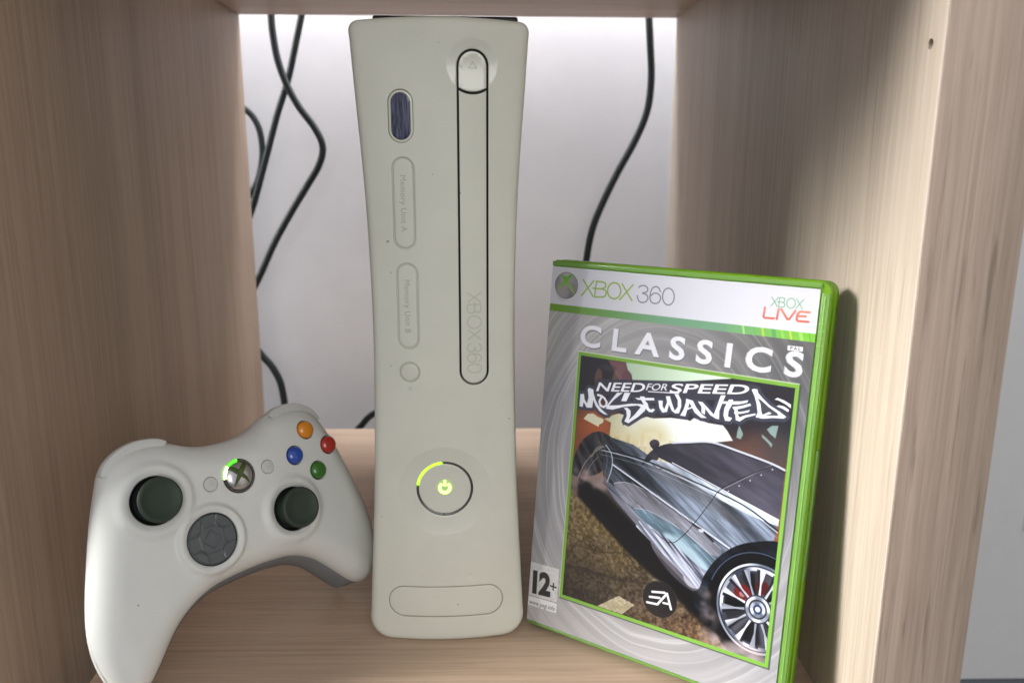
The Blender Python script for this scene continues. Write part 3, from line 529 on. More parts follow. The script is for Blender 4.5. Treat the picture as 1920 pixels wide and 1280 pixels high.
# infrared window
insert('infrared_rim', H_IR, .15, .9, W_GLOSS, R=.5, grid=2)
v, f = plate(capsule(-17.6, 260.3, 4.5, 10.4), lambda u, z: Fb(u, z)+.62, R=.5, grid=1.5, rings=(.1, .3, .5), skirt=.6, tf=tc_)
m, N, L, b = newmat('infrared_window')
tcn = N.new('ShaderNodeTexCoord'); mp = N.new('ShaderNodeMapping'); mp.inputs['Scale'].default_value = (900, 900, 40)
nz = N.new('ShaderNodeTexNoise'); nz.inputs['Scale'].default_value = 1; nz.inputs['Distortion'].default_value = 1.2
rp_ = N.new('ShaderNodeValToRGB'); rp_.color_ramp.elements[0].color = (.016, .018, .04, 1); rp_.color_ramp.elements[1].color = (.11, .12, .20, 1); rp_.color_ramp.elements[0].position = .42; rp_.color_ramp.elements[1].position = .68
L.new(tcn.outputs['Object'], mp.inputs[0]); L.new(mp.outputs[0], nz.inputs['Vector']); L.new(nz.outputs['Fac'], rp_.inputs[0]); L.new(rp_.outputs[0], b.inputs['Base Color']); b.inputs['Roughness'].default_value = .15; b.inputs['Coat Weight'].default_value = .5
obj('infrared_window', v, f, m, con)
# power button
pb = insert('power_button', circle(-.3, 81, 12.95, 64), 0, .0, W_GLOSS, R=.35)
for a0, a1, mat, lab in ((96, 172, LED, 'ring quarter glowing green'), (6, 92, RINGDARK, None), (176, 266, RINGDARK, None), (270, 362, RINGDARK, None)):
    mbr = MB(); aa = np.radians(np.linspace(a0, a1, 26))
    vv = []
    for r, e in ((13.0, 2.5), (13.0, .15), (13.25, 0), (13.9, 0), (14.1, .15), (14.1, 2.5)):
        for a in aa:
            x, z = -.3+r*math.cos(a), 81+r*math.sin(a); vv.append((x, float(Fc(x, z))+.12+e, z))
    kk = len(aa); ff = [(j*kk+i, j*kk+i+1, (j+1)*kk+i+1, (j+1)*kk+i) for j in range(5) for i in range(kk-1)]
    ff += [tuple(j*kk for j in range(6)), tuple(j*kk+kk-1 for j in range(6))]
    obj('ring_light', vv, ff, mat, con, label=lab)
tfp = surf_tf(Fc, 0)
mbp = MB().lathe([(4.15, .0), (4.1, .05), (.01, .05)], tf=lambda p: tfp(-.3+p[0], 81.6+p[1], p[2]), n=32); mbp.build('icon_glow', LEDDIM, pb)
mbp = MB(); a_, b_ = ribbon([(-.3+2.5*math.sin(t), 81.3+2.5*math.cos(t)) for t in np.linspace(.62, 2*math.pi-.62, 30)], 1.35, .06, .05, tfp); mbp.add(a_, b_)
mbp.build('power_icon', LEDHOT, pb)
mbp = MB(); a_, b_ = ribbon([(-.3, 82.2), (-.3, 85.3)], 1.1, .06, .06, tfp); mbp.add(a_, b_); mbp.build('power_icon', LEDHOT, pb)

# ================================================================== controller
PC = (-124.16, 381.45, 88.97); PM = ((.6842, -.2476, .6885), (.7293, .2351, -.6448), (-.0022, .9433, .3414))
def smooth1(t): t = min(1, max(0, t)); return t*t*(3-2*t)
pad = thing('game_controller', Matrix.Translation([c*S for c in PC]) @ Matrix(PM).to_quaternion().to_matrix().to_4x4(),
            'white wireless game controller propped upright between the left cabinet panel and the console', 'game controller')
half = [(0, 18.6), (9, 19.1), (16, 20.7), (21.3, 23.0), (26.7, 25.6), (33, 27.4), (40, 27.9), (47.5, 26.8), (53.5, 23.8), (57.6, 19), (60.8, 11.2), (64.1, 3), (67.4, -7), (70.6, -18), (73.8, -30), (75.4, -38), (76.4, -45),
        (76.6, -52), (76.0, -59), (74.4, -65), (71.7, -70.5), (68, -74.6), (63.5, -76.6), (59.5, -75.8), (55.5, -73.2), (51, -69), (46, -63.9), (41, -58.9), (36.2, -54.6), (31, -51.2), (26, -48.9), (20, -47.1), (12, -46.1), (5, -45.7)]
full = half+[(0, -45.6)]+[(-x*(1+.02*smooth1((-y-20)/50)), y-5.0*smooth1((-y-58)/18)) for x, y in half[:0:-1]]
PO = catmull(full, 4, True)
if area2(PO) < 0: PO = PO[::-1]
FEAT = dict(L=(-41.6, .8), Rs=(23.9, -23.6), D=(-20.9, -24.4))
def smooth(t): t = np.clip(t, 0, 1); return t*t*(3-2*t)
def crown(u, v):        # gentle fall-off away from the middle (positive = lower)
    return .0010*u*u+.0016*np.maximum(0, -v-35)**2+.004*np.maximum(0, v)**2*0+np.maximum(0, v-8)*.16+.00*v
def top(u, v):
    u = np.asarray(u, float); v = np.asarray(v, float); d = crown(u, v)
    for key, (r0, r1, h) in dict(L=(15.2, 19.0, 1.6), Rs=(14.6, 18.6, 1.7), D=(15.0, 17.6, 2.0)).items():
        a, b = FEAT[key]; r = np.hypot(u-a, v-b)
        d = d-h*(1-smooth((r-r0)/(r1-r0)))
        if key != 'D': d = d+1.5*(1-smooth((r-10.5)/(4.2)))
        else: d = d+.9*(1-smooth((r-12.4)/2.4))
    r = np.hypot(u, v); d = d+.35*(1-smooth((r-8)/4))
    return d
holesP = [circle(*FEAT['L'], 11.2, 48), circle(*FEAT['Rs'], 11.2, 48), circle(*FEAT['D'], 12.4, 48), circle(-.3, .6, 8.4, 48), circle(-15.3, .6, 3.6, 28), circle(15.6, .7, 3.6, 28)]
BT = {'Y': (43.0, 13.6, B_Y, 'amber'), 'B': (54.6, 2.6, B_R, 'red'), 'X': (32.4, 2.3, B_B, 'blue'), 'A': (44.3, -8.9, B_G, 'green')}
for b_ in BT.values(): holesP.append(circle(b_[0], b_[1], 5.05, 32))
def tp(u, v, d): return (u, v, -d)
ex = [(c[0]+r*math.cos(a), c[1]+r*math.sin(a)) for c in FEAT.values() for r in (12.3, 13, 14, 15, 15.6, 16.4, 17.2, 18, 19) for a in np.linspace(0, 2*math.pi, 60)[:-1]]
ex = [p for p in ex if all(not (math.hypot(p[0]-c[0], p[1]-c[1]) < 0) for c in FEAT.values())]
RT = 12.0
v, f = plate(PO, top, holesP, R=RT, RH=.35, grid=2.0, rings=(.12, .5, 1.2, 2.2, 3.5, 5, 7, 9, 11.5), extra=ex, skirt=.01, hskirt=5, tf=tp)
shell = obj('top_shell', v, f, W_PAD, pad, angle=60)
# lower shell
def low(u, v): u = np.asarray(u, float); v = np.asarray(v, float); return -crown(u, v)*.75-19-0*u
RL = 13.0
v, f = plate(inset(PO, .15), lambda u, v: low(u, v)*0+(-33.5+0*np.asarray(u))+np.maximum(0, np.abs(u)-35)*.05, R=RL+2, RH=.3, grid=3, rings=(.15, .6, 1.5, 3, 5, 8, 11), skirt=.01, hskirt=0, tf=lambda u, v, d: (u, v, d))
# join rim of lower half to the seam of the top half
rim_top = [(x, y, -float(top(x, y))-RT-.05) for x, y in PO]; pin = inset(PO, .15)
low_rim = [(x, y, -33.5+max(0, abs(x)-35)*.05+RL+2) for x, y in pin]
nv = len(v); m_ = len(PO); v += rim_top+low_rim
f += [(nv+i, nv+(i+1) % m_, nv+m_+(i+1) % m_, nv+m_+i) for i in range(m_)]
obj('lower_shell', v, f, W_PAD, pad, angle=60)
# grey underside showing along the arch between the grips
P_ = np.array(PO); nrm = P_-inset(PO, 1.0)
idx = [i for i in range(m_) if P_[i, 1] < -44 and abs(P_[i, 0]) < 62]
idx.sort(key=lambda i: P_[i, 0])
prof = [(-.5, .1), (.4, -.2), (1.6, -1.6), (3.4, -4.5), (4.8, -9), (4.2, -13), (0, -17.5), (-6, -20)]
v = []; nI = len(idx)
for q, (o_, dz) in enumerate(prof):
    for t_, i in enumerate(idx):
        e = min(1, min(t_, nI-1-t_)/6); x, y = P_[i]+nrm[i]*(o_*e+.1*(1-e))
        v.append((x, y, -float(top(*P_[i]))-RT-.1+dz))
f = [(q*nI+t_, q*nI+t_+1, (q+1)*nI+t_+1, (q+1)*nI+t_) for q in range(len(prof)-1) for t_ in range(nI-1)]
obj('grey_underside', v, f, GREY, pad, angle=60)
# bumpers
for sgn in (-1, 1):
    arcp = [(sgn*x, y) for x, y in ((58.6, 17.5), (56, 21.8), (52, 25.2), (47, 27.6), (41, 28.8), (35, 28.5), (30.5, 27.4), (27.5, 25.8))]
    arcp = np.array(catmull(arcp, 4)); v = []; m2 = len(arcp)
    t = np.gradient(arcp, axis=0); t /= np.hypot(t[:, 0], t[:, 1])[:, None]; nn = np.stack([t[:, 1], -t[:, 0]], 1)
    if (nn[m2//2][1] < 0): nn = -nn
    prof = [(-4, -7.2), (-1.0, -7.3), (.2, -7.7), (.75, -8.8), (.85, -11.5), (.3, -14), (-3, -15)]
    for o_, w in prof:
        for i in range(m2):
            e = min(1, .25+min(i, m2-1-i)/3.); p = arcp[i]+nn[i]*o_*e; v.append((p[0], p[1], w-.0010*p[0]**2))
    f = [(q*m2+i, q*m2+i+1, (q+1)*m2+i+1, (q+1)*m2+i) for q in range(len(prof)-1) for i in range(m2-1)]
    f += [tuple(q*m2 for q in range(len(prof))), tuple(q*m2+m2-1 for q in range(len(prof)))[::-1]]
    obj('bumper', v, f, W_CLEAR, pad)
# sticks
for key, capz, (dx, dy) in (('L', 5.4, (-.2, .1)), ('Rs', 7.4, (.3, .3))):
    c = FEAT[key]; z0 = -float(top(c[0]+12, c[1]))
    st = MB().lathe([(11.15, z0-1.4), (9.5, z0-3.2), (.01, z0-3.4)], (c[0], c[1], 0), 40); well = st.build('stick_well', BLACK, pad)
    s = MB().lathe([(.01, z0-3), (7.8, z0-3), (7.2, z0-.5), (5, z0+1.2), (3.6, z0+2)], (c[0], c[1], 0), 40)
    s.lathe([(3.6, z0+1), (4.2, capz-3.4), (8.8, capz-3.4), (9.9, capz-2.6), (10.3, capz-1.3), (10.0, capz-.35), (9.3, capz), (8.6, capz-.12), (7.8, capz-.7), (4, capz-1.0), (.01, capz-1.1)], (c[0]+dx, c[1]+dy, 0), 56)
    s.build('thumbstick', DKGREY, pad, angle=50)
# d-pad: one rocking disc with a raised cross and scooped quadrants
c = FEAT['D']; v = []; f = []
rr = list(np.linspace(0, 12.0, 56)); na = 200
def dph(r, a):
    p, q = r*np.cos(a), r*np.sin(a); base = -1.9+.9*(r/12)**2
    lobe = 1-smooth((math.hypot(abs(p)-8.9, abs(q)-8.9)-5.3)/.45)
    grv = math.exp(-((math.hypot(abs(p)-8.9, abs(q)-8.9)-5.55)/.35)**2)
    tip = smooth((max(abs(p), abs(q))-5.9)/.4)*(1-smooth((min(abs(p), abs(q))-2.9)/.4))
    dia = 1-smooth((abs(p)+abs(q)-4.4)/.5)
    rim = smooth((r-11.3)/.6)*1.0
    return base+.95-.15*lobe-.5*grv-.42*tip-.45*dia-rim
for i, r in enumerate(rr):
    for j in range(na):
        a = 2*math.pi*j/na; v.append((c[0]+r*math.cos(a), c[1]+r*math.sin(a), -float(crown(*c))+2.2+dph(r, a)-.9))
for i in range(len(rr)-1):
    for j in range(na): f.append((i*na+j, i*na+(j+1) % na, (i+1)*na+(j+1) % na, (i+1)*na+j))
obj('directional_pad', v, f, DPAD, pad, angle=40)
MB().lathe([(12.35, -.4), (12.3, -3.2), (.01, -3.4)], (c[0], c[1], 0), 40).build('pad_well', BLACK, pad)
# guide button
gb = MB().lathe([(8.35, -1.2), (8.3, .0), (8.0, .25), (7.1, .25), (6.95, -.2), (6.95, -1.2)], (-.3, .6, -.35), 64).build('guide_ring', GLOSSBLACK, pad)
MB().lathe([(6.9, -.6), (6.85, .1), (6.3, .75), (5, 1.35), (3, 1.85), (1.2, 2.0), (.01, 2.05)], (-.3, .6, -.35), 48).build('guide_button', CHROME, pad)
def dome(x, y): r = math.hypot(x+.3, y-.6); return -.35+float(np.interp(r, [0, 1.2, 3, 5, 6.3, 6.85], [2.05, 2.0, 1.85, 1.35, .75, .1]))+.07
guide = [o for o in pad.children if o.name.startswith('guide_button')][0]
xm = MB()
for pts_, wds in ((catmull([(-4.9, 4.0), (-3, 3.0), (-1.2, 1.2), (.1, -.2), (2.2, -2.6), (3.6, -5.2)], 5), (1.1, 1.6, 1.9, 1.7, 1.1, .25)), (catmull([(4.6, 4.4), (2.6, 3.2), (.9, 1.5), (-.6, -.4), (-2.4, -2.7), (-4.0, -5.0)], 5), (1.1, 1.6, 1.9, 1.7, 1.1, .25))):
    P2 = np.array(pts_)*1.08+np.array([-.3, 1.5]); w2 = 1.25*np.interp(np.linspace(0, 1, len(P2)), np.linspace(0, 1, 6), wds)
    t = np.gradient(P2, axis=0); t /= np.hypot(t[:, 0], t[:, 1])[:, None]; vv = []
    for i in range(len(P2)):
        for s_ in (-1, -.5, 0, .5, 1):
            x, y = P2[i]+np.array([-t[i, 1], t[i, 0]])*w2[i]*.5*s_*1.15; vv.append((x, y, dome(x, y)+.12*(1-abs(s_))))
    xm.add(vv, [(i*5+k_, i*5+k_+1, (i+1)*5+k_+1, (i+1)*5+k_) for i in range(len(P2)-1) for k_ in range(4)])
xm.build('emblem', XGREEN, guide)
for a0, a1, mat in ((86, 130, LEDPAD), (130, 178, LEDPADHOT)):
    MB().lathe([(7.0, .2), (7.05, .42), (8.05, .42), (8.3, .2)], (-.3, .6, -.35), 20, math.radians(a0), math.radians(a1)).build('ring_light', mat, gb)
# small buttons
for x, y, s_ in ((-15.3, .6, -1), (15.6, .7, 1)):
    z0 = -float(crown(x, y))
    o = MB().lathe([(3.42, -2), (3.4, -.1), (3.1, .3), (2.4, .48), (.01, .5)], (x, y, z0), 32).build('back_button' if s_ < 0 else 'start_button', W_CLEAR, pad)
    a, b = ribbon([(x-s_*.8, y-1.0), (x-s_*.8, y+1.0), (x+s_*.9, y)], .22, .05, 0, lambda p, q, h: (p, q, z0+.49+h), True); obj('arrow_mark', a, b, W_SHADETONE, o, smooth=False)
for key, (x, y, mat, lab) in BT.items():
    z0 = -float(top(x, y))
    MB().lathe([(5.0, -2.2), (4.75, -2.4), (.01, -2.5)], (x, y, z0), 32).build('button_well', BLACK, pad)
    MB().lathe([(4.55, -2.2), (4.5, .4), (4.2, 1.1), (3.5, 1.75), (2.2, 2.25), (1, 2.42), (.01, 2.45)], (x, y, z0), 40).build('face_button', mat, pad, label=lab+' domed face button')

# ================================================================== game case
CR = np.array(CASE_ROT)
case = thing('game_case', Matrix.Translation([c*S for c in CASE_POS]) @ Matrix(CASE_ROT).to_quaternion().to_matrix().to_4x4(),
             'green plastic game case with silver Classics racing cover, leaning by the right cabinet panel', 'game case')
def slab(x0, y0, x1, y1, z0, z1, r, e, rec=None):
    """rounded slab from z0 (back) to z1 (front) with softened rims"""
    rows = []
    for ins, z in ((e, z0), (e*.3, z0+e*.3), (0, z0+e), (0, z1-e), (e*.3, z1-e*.3), (e, z1)):
        rows.append([(x, y, z) for x, y in rrect(x0+ins, y0+ins, x1-ins, y1-ins, [max(.3, q-ins) for q in r])])
    m = len(rows[0]); v = [p for q in rows for p in q]
    f = [(i*m+j, i*m+(j+1) % m, (i+1)*m+(j+1) % m, (i+1)*m+j) for i in range(5) for j in range(m)]
    return v, f+[tuple(range(m))[::-1], tuple(5*m+j for j in range(m))]
rr4 = (5.2, 2.2, 1.2, 3.5)
v, f = slab(-.2, -1.6, 135.3, 190.2, -14.0, -7.3, rr4, 1.0); obj('back_cover', v, f, CASE_G, case, angle=50)
v, f = slab(.1, -1.4, 135.1, 190.0, -7.1, -.9, rr4, .8)
obj('front_cover', v, f, CASE_G, case, angle=50)
# raised lip around the sleeve
lip = MB()
for a, b in (((.2, 186.9, -1.4), (131.2, 189.3, 0.0)), ((131.2, -1.0, -1.4), (134.6, 185, .0)), ((.4, -1.4, -1.4), (131.0, .2, -.1))): lip.box(a, b, .5)
lip.build('sleeve_frame', CASE_G2, case)
MB().box((132.6, 4, -.2), (133.1, 184, .35), .15).build('moulded_ridge', CASE_HI, case)
for y0 in (12, 172):
    for k_ in range(4): MB().box((131.3, y0-k_*3.0, -.1), (133.9, y0-k_*3.0+.45, .42), .12).build('moulded_tick', CASE_HI, case)
tabm = MB().box((134.2, 60, -9), (135.9, 118, -5), .6); tabm.build('thumb_tab', CASE_G2, case)
def paint_cover(X0, X1, Y0, Y1, ppm=7.0):
    W, H = int((X1-X0)*ppm), int((Y1-Y0)*ppm)
    xs = X0+(np.arange(W)+.5)/ppm; ys = Y0+(np.arange(H)+.5)/ppm
    XX, YY = np.meshgrid(xs, ys); I = np.zeros((H, W, 3), np.float32); R = np.random.default_rng(11)
    def vnoise(cx, cy, octs=4, seed=0, rot=0.):
        g = np.random.default_rng(seed); out = np.zeros((H, W)); amp = 1; tot = 0
        ca, sa = math.cos(rot), math.sin(rot); U = XX*ca+YY*sa+300; V = -XX*sa+YY*ca+300
        for o in range(octs):
            u, v = U/cx*2**o, V/cy*2**o; n = 256; G = g.random((n, n)); iu = np.floor(u).astype(int); iv = np.floor(v).astype(int)
            fu = u-iu; fv = v-iv; fu = fu*fu*(3-2*fu); fv = fv*fv*(3-2*fv)
            a = G[iv % n, iu % n]*(1-fu)+G[iv % n, (iu+1) % n]*fu; b = G[(iv+1) % n, iu % n]*(1-fu)+G[(iv+1) % n, (iu+1) % n]*fu
            out += amp*(a*(1-fv)+b*fv); tot += amp; amp *= .55
        return out/tot
    def box(p, pad):
        p = np.array(p); x0, y0 = p.min(0)-pad; x1, y1 = p.max(0)+pad
        i0, i1 = max(0, int((x0-X0)*ppm)), min(W, int((x1-X0)*ppm)+2); j0, j1 = max(0, int((y0-Y0)*ppm)), min(H, int((y1-Y0)*ppm)+2)
        return i0, i1, j0, j1
    def colr(c, sl): return c[sl] if isinstance(c, np.ndarray) and c.ndim == 3 else np.array(c, np.float32)
    def comp(sl, a, c, clip=None):
        if clip is not None: a = a*clip[sl]
        I[sl] = I[sl]*(1-a[..., None])+colr(c, sl)*a[..., None]
    def polymask(p, soft, sl):
        x, y = XX[sl], YY[sl]; P = np.stack([x.ravel(), y.ravel()], 1)
        ins = inpoly(P, p); d = distpoly(P, p); s = np.where(ins, d, -d); w = max(soft, .9/ppm)
        return np.clip(s/w+.5, 0, 1).reshape(x.shape)
    def fill(p, c, alpha=1., soft=0., clip=None):
        i0, i1, j0, j1 = box(p, soft+.3)
        if i1 <= i0 or j1 <= j0: return
        sl = (slice(j0, j1), slice(i0, i1)); comp(sl, polymask(p, soft, sl)*alpha, c, clip)
    def stroke(p, w, c, alpha=1., soft=0., clip=None, taper=False):
        i0, i1, j0, j1 = box(p, w+soft+.3)
        if i1 <= i0 or j1 <= j0: return
        sl = (slice(j0, j1), slice(i0, i1)); x, y = XX[sl], YY[sl]
        d = distpoly(np.stack([x.ravel(), y.ravel()], 1), p, False).reshape(x.shape)
        comp(sl, np.clip((w/2-d)/max(soft, .9/ppm)+.5, 0, 1)*alpha, c, clip)
    def disc(cx, cy, r, c, alpha=1., soft=0., clip=None, ry=None):
        ry = ry or r; i0, i1, j0, j1 = box([(cx-r, cy-ry), (cx+r, cy+ry)], soft+.3)
        if i1 <= i0 or j1 <= j0: return
        sl = (slice(j0, j1), slice(i0, i1)); d = (1-np.hypot((XX[sl]-cx)/r, (YY[sl]-cy)/ry))*min(r, ry)
        comp(sl, np.clip(d/max(soft, .9/ppm)+.5, 0, 1)*alpha, c, clip)
    def ring(cx, cy, r, w, c, alpha=1., soft=0., clip=None): stroke([(cx+r*math.cos(t), cy+r*math.sin(t)) for t in np.linspace(0, 2*math.pi, 72)], w, c, alpha, soft, clip)
    def text(s, bl, br, tl, c, alpha=1., off=(0, 0), **k):
        V, F = text_geo(s, **k); V = V[:, :2]; x0, x1 = V[:, 0].min(), V[:, 0].max(); y0, y1 = (0, V[:, 1].max())
        bl, br, tl = map(np.array, (bl, br, tl)); u = (V[:, :1]-x0)/(x1-x0); w = (V[:, 1:]-y0)/(y1-y0)
        Q = bl+u*(br-bl)+w*(tl-bl)+np.array(off)
        i0, i1, j0, j1 = box(Q, .4); ss = 3; nx, ny = (i1-i0)*ss, (j1-j0)*ss; m = np.zeros((ny, nx), bool)
        gx = X0+(i0+(np.arange(nx)+.5)/ss)/ppm; gy = Y0+(j0+(np.arange(ny)+.5)/ss)/ppm
        for fc in F:
            for t in range(1, len(fc)-1):
                A, B, C = Q[fc[0]], Q[fc[t]], Q[fc[t+1]]; mn = np.minimum(np.minimum(A, B), C); mx = np.maximum(np.maximum(A, B), C)
                a0, a1 = np.searchsorted(gx, [mn[0], mx[0]]); b0, b1 = np.searchsorted(gy, [mn[1], mx[1]])
                if a1 <= a0 or b1 <= b0: continue
                x, y = np.meshgrid(gx[a0:a1], gy[b0:b1])
                e = lambda P, R_: (R_[0]-P[0])*(y-P[1])-(R_[1]-P[1])*(x-P[0])
                s1, s2, s3 = e(A, B), e(B, C), e(C, A); m[b0:b1, a0:a1] |= ((s1 >= 0) & (s2 >= 0) & (s3 >= 0)) | ((s1 <= 0) & (s2 <= 0) & (s3 <= 0))
        a = m.reshape(j1-j0, ss, i1-i0, ss).mean((1, 3)); comp((slice(j0, j1), slice(i0, i1)), a*alpha, c)
    def grad(c0, c1, t): t = np.clip(t, 0, 1)[..., None]; return (np.array(c0)*(1-t)+np.array(c1)*t).astype(np.float32)
    D = PRINT; ART = D['art']
    # silver swirl ground
    base = grad((.70, .69, .68), (.62, .62, .65), vnoise(60, 60, 3, 3)); base = base*(1-.42*np.clip((XX-40)/80, 0, 1)*np.clip((YY-60)/90, 0, 1))[..., None]
    base += (.10*np.clip((30-YY)/40, 0, 1))[..., None]
    cxs, cys = 66., 92.
    rad = np.hypot((XX-cxs)*1.05, (YY-cys)*.86); ang = np.arctan2(YY-cys, XX-cxs)
    w = vnoise(40, 40, 3, 8)*5
    sw = np.zeros_like(rad)
    for k, (r0, wd, am, ph) in enumerate(((58, .5, .12, 0), (61, .35, .16, .5), (64.5, .8, .1, 1), (68, .4, .17, 2.1), (71, .3, .14, 3), (73, .9, .09, 4), (77, .35, .16, 5), (80, .5, .12, .3), (84, .4, .15, 1.7), (88, .8, .09, 2.6), (92, .4, .13, 3.3), (97, .6, .1, 4.1), (103, .5, .1, 5.2), (110, .6, .1, .8))):
        rr = rad+w+1.5*np.sin(ang*2+ph); sw += am*np.exp(-((rr-r0)/wd)**2)*(.45+.55*np.sin(ang*2+ph))
    sw *= .8; sw += .018*np.sin((rad+w)*.9)
    for k in range(26):
        r0 = 52+k*2.9; sw += .055*np.exp(-((rad+w*.8+2*np.sin(ang+k)-r0)/.28)**2)*np.clip(np.sin(ang*2+k*1.7), 0, 1)
    I[:] = np.clip(base*.93+sw[..., None], 0, 1)
    # header
    hb, sb = 167.85, 164.25
    hd = grad((.77, .77, .80), (.82, .82, .86), XX/110+.15*vnoise(30, 30, 2, 5))
    fill([(X0-1, hb), (X1+1, hb), (X1+1, Y1+1), (X0-1, Y1+1)], hd)
    st = grad((.38, .56, .12), (.42, .60, .47), XX/60); st = np.where((XX > 92)[..., None], grad((.42, .62, .45), (.48, .74, .22), (XX-92)/36), st)
    fill([(X0-1, sb), (X1+1, sb), (X1+1, hb), (X0-1, hb)], st)
    for x, wd, c in ((99, 1.0, (.62, .82, .5)), (104, .6, (.35, .66, .36)), (107.5, 1.1, (.66, .80, .25)), (112, 1.6, (.30, .60, .34)), (116, 1, (.55, .78, .3)), (119.5, .8, (.78, .82, .25)), (123.5, 1.5, (.6, .82, .4)), (127.5, .7, (.36, .68, .2))):
        fill([(x, hb), (x+wd, hb), (x+wd+.9, sb), (x+.9, sb)], c, .85, .2)
    # emblem sphere
    cx, cy = D['logo'][0]; rx = (D['logo'][2][0]-D['logo'][1][0])/2; ry = (D['logo'][3][1]-D['logo'][4][1])/2; r = (rx+ry)/2
    cy = (D['logo'][3][1]+D['logo'][4][1])/2
    sph = grad((.36, .34, .35), (.74, .73, .74), .5+((YY-cy)*.55-(XX-cx)*.55)/r*.5*np.sin((XX-cx)/r*2+1)+.1*vnoise(3, 3, 2, 4))
    disc(cx, cy, r, sph); disc(cx-r*.25, cy-r*.65, r*.5, (.62, .6, .61), .5, 2.5)
    ring(cx, cy, r-.12, .25, (.30, .29, .30), .8)
    gx = grad((.62, .74, .36), (.33, .60, .16), (YY-cy)/r*.5+.5); fill(D['logo_x1'], gx)
    for s_ in D['xbox']: stroke(s_, .75, (.54, .65, .28))
    for s_ in D['n360']: stroke(catmull(s_, 3) if len(s_) > 4 else s_, .62, (.48, .48, .51))
    a, b, c = map(np.array, D['xlive']); ux = b-a; uy = np.array([0, c[1]-a[1]])
    pen = 0.
    for ch, wd in zip('XBOX', (.82, .9, 1.02, .8)):
        for s_ in G[ch]: stroke([tuple(a+ux*(pen+x)/3.5+uy*y) for x, y in s_], .38, (.45, .66, .47))
        pen += wd
    lv = grad((.80, .36, .27), (.86, .62, .45), (YY-D['live'][0][1][1])/7)
    for s_ in D['live']: stroke(s_, 1.05, (.70, .45, .42), .5); stroke(s_, .7, lv)
    # CLASSICS
    k = dict(bold=.036, spacing=1.62)
    bl, br, tl = D['classics']
    text('CLASSICS', bl, br, tl, (.40, .40, .42), .9, (.25, -.4), **k); text('CLASSICS', bl, br, tl, (.70, .70, .73), 1, (-.05, .08), **k)
    text('CLASSICS', bl, br, tl, (.88, .88, .91), 1, bold=.022, spacing=1.625)
    fill(D['pal_box'], (.92, .92, .93)); text('PAL', *D['pal'], (.25, .26, .28), bold=.02, spacing=1.35)
    # picture frame
    x0, x1, y0, y1 = 18.9, 126.3, 18.3, 145.6; fw = 1.6
    def rect(a, b, c, d): return [(a, b), (c, b), (c, d), (a, d)]
    fill(rect(x0-.1, y0-.7, x1+.9, y1), (.22, .27, .20), .75, .3); fill(rect(x0-.3, y0, x1, y1+.5), (.80, .86, .72), .8, .3)
    fill(rect(x0, y0, x1, y1), grad((.44, .62, .20), (.50, .72, .27), (XX-YY)/120+.5))
    clip = ((XX > x0+fw) & (XX < x1-fw) & (YY > y0+fw) & (YY < y1-fw)).astype(np.float32)
    # ---- generic night street picture: sky, skyline, road, dark sports car
    n1 = vnoise(9, 9, 5, 21); n2 = vnoise(1.2, 1.2, 3, 31); n3 = vnoise(24, 14, 4, 41)
    sky = grad((.50, .32, .24), (.12, .11, .14), (YY-96)/30+n1*.5-.25)
    full = rect(x0, y0, x1, y1)
    fill(full, sky, clip=clip)
    for cx_, cy_, r_, c_, a_ in ((25, 103, 14, (.50, .27, .17), .8), (33, 112, 9, (.66, .33, .16), .7), (24, 90, 10, (.42, .25, .2), .6), (115, 105, 14, (.40, .27, .23), .7), (122, 116, 9, (.22, .22, .24), .6)): disc(cx_, cy_, r_, c_, a_, r_, clip)
    skyl = grad((.93, .95, .95), (.82, .88, .80), (YY-100)/20+n3*.4)
    fill(ART['green_sky'], grad((.62, .70, .60), (.84, .92, .84), (XX-40)/50), 1, .4, clip); fill(ART['red_cloud'], grad((.36, .22, .24), (.52, .36, .38), n1), .9, .8, clip)
    for (x, y, a_, b_, c_) in ((31, 134, 2, 5, (.48, .34, .26)), (40, 133, 1.6, 6, (.50, .36, .28)), (46, 137, 2.5, 3, (.32, .22, .25)), (36, 140, 4, 1.6, (.22, .2, .22)), (50, 131, 2, 3, (.46, .33, .3))): disc(x, y, a_, c_, .6, .8, clip, b_)
    fill(ART['tape2'], grad((.72, .70, .56), (.90, .93, .92), (XX-42)/22+.3*n1), 1, .3, clip); fill(ART['sky2'], grad((.93, .95, .97), (.86, .88, .84), (XX-70)/60), 1, .6, clip)
    disc(62, 108, 10, (.74, .66, .42), .55, 8, clip); disc(47, 105, 7, (.78, .72, .54), .5, 5, clip)
    g = np.random.default_rng(4); x = 42.
    while x < 108:
        wd = g.uniform(1.0, 3.0); h = 106+g.uniform(-2.5, 5.5)+(3.5 if g.random() < .25 else 0)-max(0, x-92)*.05
        fill(rect(x, 92, x+wd, h), grad((.64, .55, .36), (.80, .74, .56), (YY-96)/14+g.uniform(-.1, .15)), .85, .12, clip)
        if g.random() < .4: fill(rect(x+wd*.4, h, x+wd*.55, h+g.uniform(1, 3)), (.76, .70, .54), .7, .2, clip)
        x += wd+g.uniform(-.2, 1.6)
    disc(78, 101, 9, (.95, .96, .97), .7, 8, clip); disc(64, 98, 12, (.88, .89, .84), .5, 8, clip)
    for key in ('win1', 'win2', 'win3'): fill(ART[key], (.55, .66, .64), .85, .3, clip)
    fill(ART['tape1'], (.80, .79, .68), 1, .1, clip)
    # road
    road = [(x0, 88), (40, 80), (62, 66), (92, 46), (130, 30), (130, 10), (x0-2, 10)]
    rc = grad((.22, .18, .15), (.50, .43, .27), (YY-30)/50*.7+n1*.7-.12); rc = rc+((n2-.5)*.42)[..., None]
